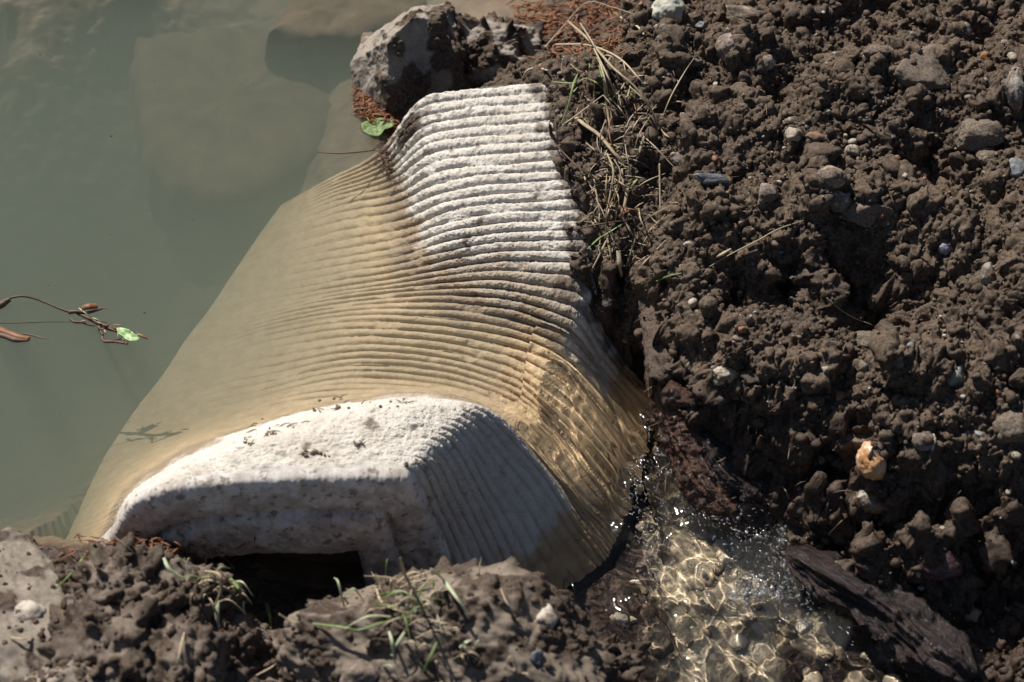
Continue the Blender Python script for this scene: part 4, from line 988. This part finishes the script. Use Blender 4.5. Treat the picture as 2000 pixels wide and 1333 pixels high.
for i in range(26):
    a = random.uniform(152, 262); b = 612+(a-152)*.44+random.gauss(0, 6); an = random.gauss(.42, .5); l_ = random.uniform(8, 26)
    stem_obj('needle', [P(a, b, .003), P(a+l_*.5*math.cos(an), b+l_*.5*math.sin(an), .006), P(a+l_*math.cos(an), b+l_*math.sin(an), .003)], [.0005,.0008,.0004], random.choice((M_dry, M_twig, M_rust, M_pale)), ft, .7, n=10, sides=5)
fl([(268,652,.003),(280,658,.004),(289,663)], [.001,.002,.0008], M_rust)
M_lp = plain_mat('torn_leaf', (.16,.30,.07), (.42,.55,.30), 90, .45, .5)
lf = obj('leaf', leaf_mesh('leaf', [(228,645),(236,642),(250,648),(268,658),(272,663),(262,668),(250,667),(240,660),(231,654)], .006, seed=14, curl=.003), M_lp); tag(lf, 'torn pale green leaf caught on the end of the floating twig', 'leaf')
t2 = empty('floating_stick', P(30,655,0), 'short orange-brown stick floating at the left edge below the twig', 'stick')
for nm, pts, rad, m_ in (('stem', [(-20,640),(5,648),(25,655),(40,660),(58,662)], [.006,.006,.005,.005,.003], M_rust), ('bark_scrap', [(-15,652),(10,657),(30,664),(55,665)], [.003,.004,.004,.002], M_twig), ('fibre', [(44,652),(62,655),(80,660),(97,663)], [.0012,.0012,.0005], M_twig)):
    stem_obj(nm, [P(a, b, .002) for a, b in pts], rad, m_, t2, .8)
# blades on the near rocks and clods
FG = [([(782,1090,.03),(792,1125,.025),(815,1165,.02),(838,1195,.012),(858,1235,.004)], .0034, M_dry, 'dry_stalk', 'long dry stalk standing on top of the big muddy rock'),
 ([(843,1112,.03),(868,1135,.028),(890,1165,.02),(918,1205,.006)], .0062, M_pale, 'grass_sprig', 'broad pale grass blade bent down the face of the muddy rock'),
 ([(800,1130,.008),(825,1122,.02),(846,1113,.03)], .0038, M_dry, 'dry_stalk', 'orange dry straw joining the pale blade on the muddy rock'),
 ([(742,1130,.008),(760,1118,.014),(780,1100,.02)], .0024, M_dry, 'dry_stalk', 'short straw leaning left on the crest of the muddy rock'),
 ([(610,1218,.004),(660,1224,.012),(700,1230,.014),(740,1218,.012),(800,1207,.004)], .0040, M_grn, 'grass_sprig', 'long green blade lying across the left of the muddy rock'),
 ([(735,1150,.004),(745,1175,.012),(770,1190,.012),(812,1198,.004)], .0034, M_dry, 'dry_stalk', 'curved straw lying across the upper face of the muddy rock'),
 ([(758,1228,.006),(766,1255,.012),(770,1295,.006)], .0036, M_pale, 'grass_sprig', 'pale blade hanging down the front of the muddy rock'),
 ([(790,1235,.008),(776,1258,.012),(768,1270,.006)], .0036, M_pale, 'grass_sprig', 'short pale blade crossing another on the muddy rock front'),
 ([(855,1250,.006),(840,1285,.012),(825,1315,.006)], .0032, M_grn, 'grass_sprig', 'yellow-green blade low on the front of the muddy rock'),
 ([(898,1265,.006),(910,1255,.012),(922,1250,.008)], .0050, M_pale, 'grass_sprig', 'small curled pale leaf blade right of the dark hole in the muddy rock'),
 ([(978,1150,.006),(992,1180,.012),(1018,1200,.006)], .0026, M_dry, 'dry_stalk', 'thin straw on the right shoulder of the muddy rock'),
 ([(320,1090,.012),(330,1110,.018),(352,1126,.012),(370,1130,.004)], .0050, M_pale, 'grass_sprig', 'pale green blade on the clod under the left end of the weir'),
 ([(432,1086,.02),(455,1108,.022),(466,1140,.014)], .0028, M_dry, 'dry_stalk', 'thin straw arching in front of the hollow'),
 ([(400,1115,.01),(428,1122,.02),(432,1150,.018),(420,1185,.008)], .0040, M_dry, 'dry_stalk', 'bent orange straw hanging over the earth clod'),
 ([(450,1130,.012),(465,1148,.014),(472,1166,.006)], .0048, M_grn, 'grass_sprig', 'bright green blade beside the bent orange straw'),
 ([(520,1178,.012),(526,1200,.014),(530,1226,.006)], .0052, M_grn, 'grass_sprig', 'green blade hanging left of the muddy rock'),
 ([(545,1200,.006),(565,1212,.012),(585,1216,.006)], .0034, M_dry, 'dry_stalk', 'yellow straw at the left edge of the muddy rock'),
 ([(426,1170,.008),(424,1200,.012),(428,1228,.006)], .0050, M_pale, 'grass_sprig', 'pale blade hanging on the shaded side of the earth clod'),
 ([(360,1235,.006),(350,1280,.012),(346,1310,.006)], .0030, M_dry, 'dry_stalk', 'dry straw hanging over the dark gap at the bottom'),
 ([(185,1062,.004),(160,1095,.014),(135,1125,.012),(106,1153,.004)], .0044, M_grn, 'grass_sprig', 'long bright green blade trailing into the pond at lower left'),
 ([(140,985,.035),(155,1005,.03),(170,1030,.02),(195,1048,.006)], .0042, M_twig, 'twig', 'knobbly brown twig sticking up at the left tip of the weir'),
 ([(220,1048,.012),(245,1066,.018),(268,1085,.006)], .0026, M_dry, 'dry_stalk', 'pale straw at the left tip of the weir above the clod'),
 ([(20,1245,.004),(45,1248,.01),(62,1240,.004)], .0040, M_dry, 'dry_stalk', 'short straw on the mud of the lower left slab'),
 ([(500,1320,.006),(535,1300,.012),(560,1275,.006)], .0030, M_dry, 'dry_stalk', 'straw at the bottom edge left of the muddy rock')]
for pts, r, m_, nm, lb in FG:
    q = []
    for a, b, up in pts:
        p = front(a, b); d = p-CAM; d /= np.linalg.norm(d); q.append(p-d*(up/max(.2, -d[2])))
    k0 = np.array(q); med = np.median(k0[:, 1])                       # keep a blade on one lump
    q = [p if abs(p[1]-med) < .09 else CAM+(p-CAM)*((med-CAM[1])/(p[1]-CAM[1])) for p in q]
    tag(stem_obj(nm, q, [r*.35, r*.5, r*.45, r*.15], m_, None, .3, tw=.5), lb, {'dry_stalk': 'straw', 'grass_sprig': 'grass blade'}.get(nm, 'twig'))

def near_tuft(label, cx_, cy__, sx, sy, n, seed, ln):
    g = np.random.default_rng(seed); b0 = front(cx_, cy__); o = empty('grass_tuft', b0, label, 'grass tuft')
    for i in range(n):
        a, b = cx_+g.normal(0, sx), cy__+g.normal(0, sy); L_ = g.uniform(*ln); an = g.uniform(0, 6.28)
        p0 = front(a, b)
        if abs(p0[1]-b0[1]) > .1: continue
        d = np.array([math.cos(an), .6*math.sin(an), 0])*L_/S; u_ = g.uniform(.006, .02)
        r = g.uniform(.0011, .0032); m_ = (M_dry, M_dry, M_pale, M_grn, M_dry)[int(g.integers(0, 5))]
        nm = 'green_blade' if m_ is M_grn else 'dry_stem'
        stem_obj(nm, [p0, p0+d*.5+np.array([0, 0, u_]), p0+d+np.array([0, 0, g.uniform(-.004, .008)])], [r*.4, r*.5, r*.2], m_, o, .3, n=16, tw=g.uniform(-1, 1))
near_tuft('mat of dry and green grass blades lying on top of the big muddy rock', 800, 1180, 48, 38, 46, 61, (30, 110))
near_tuft('sparse straw and green blades on the clod below the end of the weir', 440, 1150, 36, 34, 22, 62, (25, 80))
near_tuft('few straws on the lower front of the muddy rock', 840, 1285, 60, 24, 18, 63, (20, 70))
# ================================================================== LOOSE STUFF NOBODY COULD COUNT
def scatter(name, pts, sizes, mat, var=14, sub=2, seed=3, squash=(.8, 1.0, .8), facets=0, wet=None, extra=None):
    g = np.random.default_rng(seed); vs = []
    V, F = ico(sub)
    for k in range(var):
        o = g.uniform(-40, 40, 3); p = V*(1+.28*fbm3(V*1.6+o, 3, k))[:, None]*(1+.12*n3(V*5+o, k+1))[:, None]
        if facets:
            for _ in range(facets):
                n = g.normal(size=3); n /= np.linalg.norm(n); c = p@n; p = p-np.maximum(0, c-.62)[:, None]*n
        vs.append(p)
    vs = np.array(vs); n = len(pts); idx = g.integers(0, var, n)
    a = g.uniform(0, 6.28, n); b = g.uniform(-.7, .7, n); q = vs[idx]*np.array([1, 1, 1])
    q = q*g.uniform(squash[0], squash[1], (n, 1, 3))*np.array([1, 1, squash[2]])
    ca, sa, cb, sb = np.cos(a)[:, None], np.sin(a)[:, None], np.cos(b)[:, None], np.sin(b)[:, None]
    x = q[..., 0]*ca-q[..., 1]*sa; y = q[..., 0]*sa+q[..., 1]*ca; z = q[..., 2]
    y, z = y*cb-z*sb, y*sb+z*cb
    P_ = np.stack([x, y, z], -1)*np.asarray(sizes)[:, None, None]+np.asarray(pts)[:, None, :]
    FF = (F[None]+np.arange(n)[:, None, None]*len(V)).reshape(-1, 3)
    at = {'vary': np.repeat(g.uniform(0, 1, n), len(V))}
    if wet is not None: at['wet'] = np.repeat(wet, len(V))
    return setting(obj(name, mesh_np(name, P_.reshape(-1, 3), FF, at), mat), 'stuff')
# crumbs of earth over the whole bank, thrown by surface area so steep faces get theirs
ii = rng.integers(ia+6, len(gx)-22, 400000); jj = rng.integers(20, len(gy)-20, 400000)
dz = np.hypot((ZV[ii+1, jj]-ZV[ii-1, jj])/(gx[ii+1]-gx[ii-1]), (ZV[ii, jj+1]-ZV[ii, jj-1])/(gy[jj+1]-gy[jj-1]))
area = np.sqrt(1+np.minimum(dz, 6)**2); ok = (rng.uniform(0, 7, len(ii)) < area) & (dryg[ii, jj] > .4) & ~((ZWf[ii, jj] > -8) & ~heap[ii, jj])
vis = fbm2(gx[ii]*13, gy[jj]*13, 3, 120); ok &= rng.uniform(-.6, .9, len(ii)) < vis+.25
ii, jj = ii[ok][:9000], jj[ok][:9000]
szs = np.clip(.0011*np.exp(rng.normal(.55, .62, len(ii))), .0009, .0085)
pt = Vg[ii, jj].copy(); pt[:, 2] += szs*.35
scatter('soil_crumbs', pt, szs, M_soil, wet=wetg[ii, jj], seed=5, facets=3)
# grit: small pale and rusty stone chips mixed into the soil
def chips_mat():
    m, t, b = new_mat('mixed_grit'); v = attr(t, 'vary').outputs['Fac']
    r = nd(t, 'ShaderNodeValToRGB'); r.color_ramp.interpolation = 'CONSTANT'; e = r.color_ramp.elements
    cols = [(0, (.12,.09,.07)), (.3, (.2,.16,.12)), (.45, (.32,.27,.21)), (.56, (.26,.12,.06)), (.66, (.16,.17,.17)), (.78, (.36,.32,.27)), (.9, (.22,.15,.14)), (.96, (.5,.46,.4))]
    while len(e) < len(cols): e.new(.5)
    for q, (p, c) in zip(e, cols): q.position = p; q.color = (*c, 1)
    t.links.new(v, r.inputs[0]); g = noise_node(t, 500, 4, .7)
    t.links.new(mix(t, ramp(t, g.outputs['Fac'], [(.4, .55), (.55, 0.)]), r.outputs[0], (.07, .05, .04)), b.inputs['Base Color'])
    b.inputs['Roughness'].default_value = .7; return m
M_chip = chips_mat()
ii = rng.integers(ia+6, len(gx)-22, 60000); jj = rng.integers(20, len(gy)-20, 60000)
ok = (dryg[ii, jj] > .4) & ~((ZWf[ii, jj] > -8) & ~heap[ii, jj]); ii, jj = ii[ok][:1500], jj[ok][:1500]
szs = np.clip(.0016*np.exp(rng.normal(.2, .55, len(ii))), .001, .007); pt = Vg[ii, jj].copy(); pt[:, 2] += szs*.3
scatter('grit', pt, szs, M_chip, facets=6, sub=2, seed=9)
# pebbles of the stream bed, under the water
n_ = 170; px_ = rng.uniform(1180, 1900, n_); py_ = rng.uniform(860, 1330, n_); pt = []
for a, b in zip(px_, py_):
    q = P(a, b, -.113); z0 = float(gz(q[0], q[1]))
    if z0 < float(pool(q[0], q[1])) and weir_at(np.array(q[0]), np.array(q[1]))[0] < -8: pt.append((q[0], q[1], z0))
pt = np.array(pt); szs = np.clip(.004*np.exp(rng.normal(.3, .6, len(pt))), .002, .016)
def bed_mat():
    m, t, b = new_mat('stream_pebbles'); v = attr(t, 'vary').outputs['Fac']
    t.links.new(ramp(t, v, [(0, (.10,.075,.055)), (.3, (.3,.23,.15)), (.65, (.52,.43,.31)), (1, (.62,.54,.43))]), b.inputs['Base Color']); b.inputs['Roughness'].default_value = .7; return m
so = scatter('streambed_pebbles', pt, szs, bed_mat(), facets=3, sub=3, seed=12)
so.cycles.is_caustics_receiver = True
# rusty needles and bits of bark washed up along the water's edge
def litter(name, region, n, seed, zoff=.002, mats=M_rust, ln=(10, 34), r0=.0007, clear=None):
    g = np.random.default_rng(seed); mb = MB(); k = 0
    while k < n:
        a, b = region(g); p = hit(a, b)
        if p[2] < 0: p = P(a, b, 0)
        p = p+np.array([0, 0, zoff*g.uniform(.3, 3)])
        an = g.normal(0, .8)+(math.pi if g.uniform() < .5 else 0); L_ = g.uniform(*ln)/S; d = np.array([math.cos(an), math.sin(an), g.normal(0, .18)])*L_
        mb.add(tube([p-d/2, p+np.array([0, 0, g.normal(0, .1)*L_]), p+d/2], [r0*.6, r0*g.uniform(.7, 2.2), r0*.5], 7, 5, .7), g.uniform()); k += 1
    o = obj(name, mb.mesh(name), mats); return setting(o, 'stuff')
litter('needle_litter', lambda g: ((lambda t_: (700+t_*75+g.normal(0, 9), 195+t_*60+g.normal(0, 16)))(g.uniform(0, 1))), 520, 21)
litter('bark_litter', lambda g: (g.uniform(1000, 1235), g.uniform(5, 118)), 620, 22, ln=(10, 50), r0=.0009)
litter('twig_litter', lambda g: (g.normal(757, 12), g.normal(318, 16)), 60, 23, mats=M_twig, zoff=.004)
litter('debris_litter', lambda g: (g.normal(275, 75), g.normal(1085, 14)), 160, 24, mats=M_rust, zoff=.006)
litter('root_fibres', lambda g: (g.uniform(1230, 1990), g.uniform(30, 980)), 150, 25, mats=M_fib, ln=(8, 42), r0=.00032, zoff=.003)
litter('straw_litter', lambda g: (g.normal(1215, 45), g.uniform(120, 520)), 260, 26, mats=M_dry, ln=(10, 40), r0=.0006, zoff=.003)
# dirt flecks and crumbs lying on the smooth near hump
g = np.random.default_rng(31); mb = MB(); V, F = ico(2); fleck = []
def onweir(px, py):
    q = onrock(px, py, weir); return q
spots = [(615,885,16,30), (520,848,10,14), (480,862,8,10), (640,800,30,8), (720,795,34,8), (790,788,14,8), (700,868,12,8), (560,830,26,10), (810,905,14,10), (660,780,20,6)]
for (a, b, sd, k) in spots:
    for _ in range(k):
        q = onweir(a+g.normal(0, sd), b+g.normal(0, 3.5))
        if q is None: continue
        s_ = abs(g.normal(.0009, .0007))+.0004
        if g.uniform() < .35:
            an = g.uniform(0, 3.14); d = np.array([math.cos(an), math.sin(an)*.6, .15])*g.uniform(.003, .009); mb.add(tube([q-d, q+np.array([0, 0, .002]), q+d], [.0004, .0008, .0003], 6, 5, .8), g.uniform())
        else: mb.add((V*s_*g.uniform(.6, 1.2, 3)*(1+.25*n3(V*2+g.uniform(0, 30), 2))[:, None]+q+np.array([0, 0, s_*.3]), F), g.uniform())
setting(obj('dirt_flecks', mb.mesh('dirt_flecks'), plain_mat('dirt', (.09,.06,.04), (.2,.145,.1), 300, .9, .2)), 'stuff')
# foam bubbles, and stretched drops added on the stream to mimic sun glints
g = np.random.default_rng(41); mb = MB(); md = MB(); V, F = ico(2)
def water_z(x, y):
    i = np.clip(np.searchsorted(wx, x)-1, 0, len(wx)-2); j = np.clip(np.searchsorted(wy, y)-1, 0, len(wy)-2); return LWf[i, j]
def on_water(a, b):
    q = P(a, b, -.095); z = float(water_z(q[0], q[1])); q = P(a, b, z); z = float(water_z(q[0], q[1]))
    return np.array([q[0], q[1], z]) if float(gz(q[0], q[1])) < z+.004 else None
for (a, b, sx_, sy__, k) in ((1490,1150,26,16,150), (1450,1168,14,8,50), (1560,1095,34,14,90), (1310,880,14,20,70), (1400,965,36,24,90), (1545,1040,30,14,60)):
    for _ in range(k):
        q = on_water(a+g.normal(0, sx_), b+g.normal(0, sy__))
        if q is None: continue
        r_ = abs(g.normal(.0009, .0008))+.0004; mb.add((V*r_+q+np.array([0, 0, r_*.3]), F), g.uniform())
for (a, b, sx_, sy__, k) in ((1245,960,12,45,120), (1275,1060,16,60,150), (1310,890,18,26,130), (1400,975,44,24,190), (1500,1060,60,28,170), (1585,1130,46,34,170), (1640,1190,60,40,110), (1480,1130,60,34,110), (1430,1010,40,24,90)):
    for _ in range(k):
        q = on_water(a+g.normal(0, sx_), b+g.normal(0, sy__))
        if q is None: continue
        L_ = abs(g.normal(.0012, .0010))+.0004; an = g.normal(-.9, .6); c_, s_ = math.cos(an), math.sin(an)
        W_ = V*np.array([L_, .00045, .00035]); W_ = np.stack([W_[:, 0]*c_-W_[:, 1]*s_, W_[:, 0]*s_+W_[:, 1]*c_, W_[:, 2]+W_[:, 0]*g.normal(0, .35)], 1)
        md.add((W_+q+np.array([0, 0, .0008]), F), g.uniform())
def foam_mat(name, white):
    m, t, b = new_mat(name); t.nodes.remove(b); out = t.nodes['Material Output']
    gl = nd(t, 'ShaderNodeBsdfGlossy'); gl.inputs['Roughness'].default_value = .12
    df = nd(t, 'ShaderNodeBsdfDiffuse'); df.inputs['Color'].default_value = (.85, .87, .9, 1)
    tr = nd(t, 'ShaderNodeBsdfTransparent'); ms = nd(t, 'ShaderNodeMixShader'); m2 = nd(t, 'ShaderNodeMixShader'); m2.inputs[0].default_value = white
    t.links.new(tr.outputs[0], m2.inputs[1]); t.links.new(df.outputs[0], m2.inputs[2])
    t.links.new(mth(t, 'ADD', schlick(t), .06), ms.inputs[0]); t.links.new(m2.outputs[0], ms.inputs[1]); t.links.new(gl.outputs[0], ms.inputs[2]); t.links.new(ms.outputs[0], out.inputs['Surface']); return m
setting(obj('foam_bubbles', mb.mesh('foam_bubbles'), foam_mat('foam_bubbles', .12)), 'stuff')
setting(obj('glint_drops', md.mesh('glint_drops'), foam_mat('glint_drops', .11)), 'stuff')
# crumbs on the near shore and its muddy rocks
g = np.random.default_rng(71); pt = []; bpy.context.view_layer.update()
for o in _fg:
    n = len(o.data.vertices); co = np.empty(n*3, np.float32); no = np.empty(n*3, np.float32)
    o.data.vertices.foreach_get('co', co); o.data.vertices.foreach_get('normal', no)
    Mx = np.array(o.matrix_world); co = co.reshape(-1, 3)@Mx[:3, :3].T+Mx[:3, 3]; no = no.reshape(-1, 3)@Mx[:3, :3].T
    k = g.integers(0, n, 420 if o.name.startswith('earth') else 700); k = k[(no[k, 2] > -.1) & (no[k, 1] < .6)]
    pt.append(co[k])
gi = g.integers(10, ia, 6000); gj = g.integers(20, len(gy)-20, 6000); k = (gy[gj] < yE-.02) & (dryg[gi, gj] > .3); pt.append(Vg[gi[k], gj[k]])
pt = np.concatenate(pt); sz = np.clip(.0016*np.exp(g.normal(.25, .6, len(pt))), .0009, .0065)
scatter('soil_crumbs', pt, sz, M_soil, seed=77, facets=3, wet=np.clip(.5+.3*g.normal(size=len(pt)), 0, 1))
# specks of dust and bubbles drifting on the pond
g = np.random.default_rng(51); pt = [P(a, b, .0004) for a, b in zip(g.uniform(0, 700, 70), g.uniform(20, 1050, 70)) if a+b*.62 < 790]
scatter('pond_specks', np.array(pt), np.clip(.0006*np.exp(g.normal(0, .45, len(pt))), .0004, .0016), M_twig, seed=15)
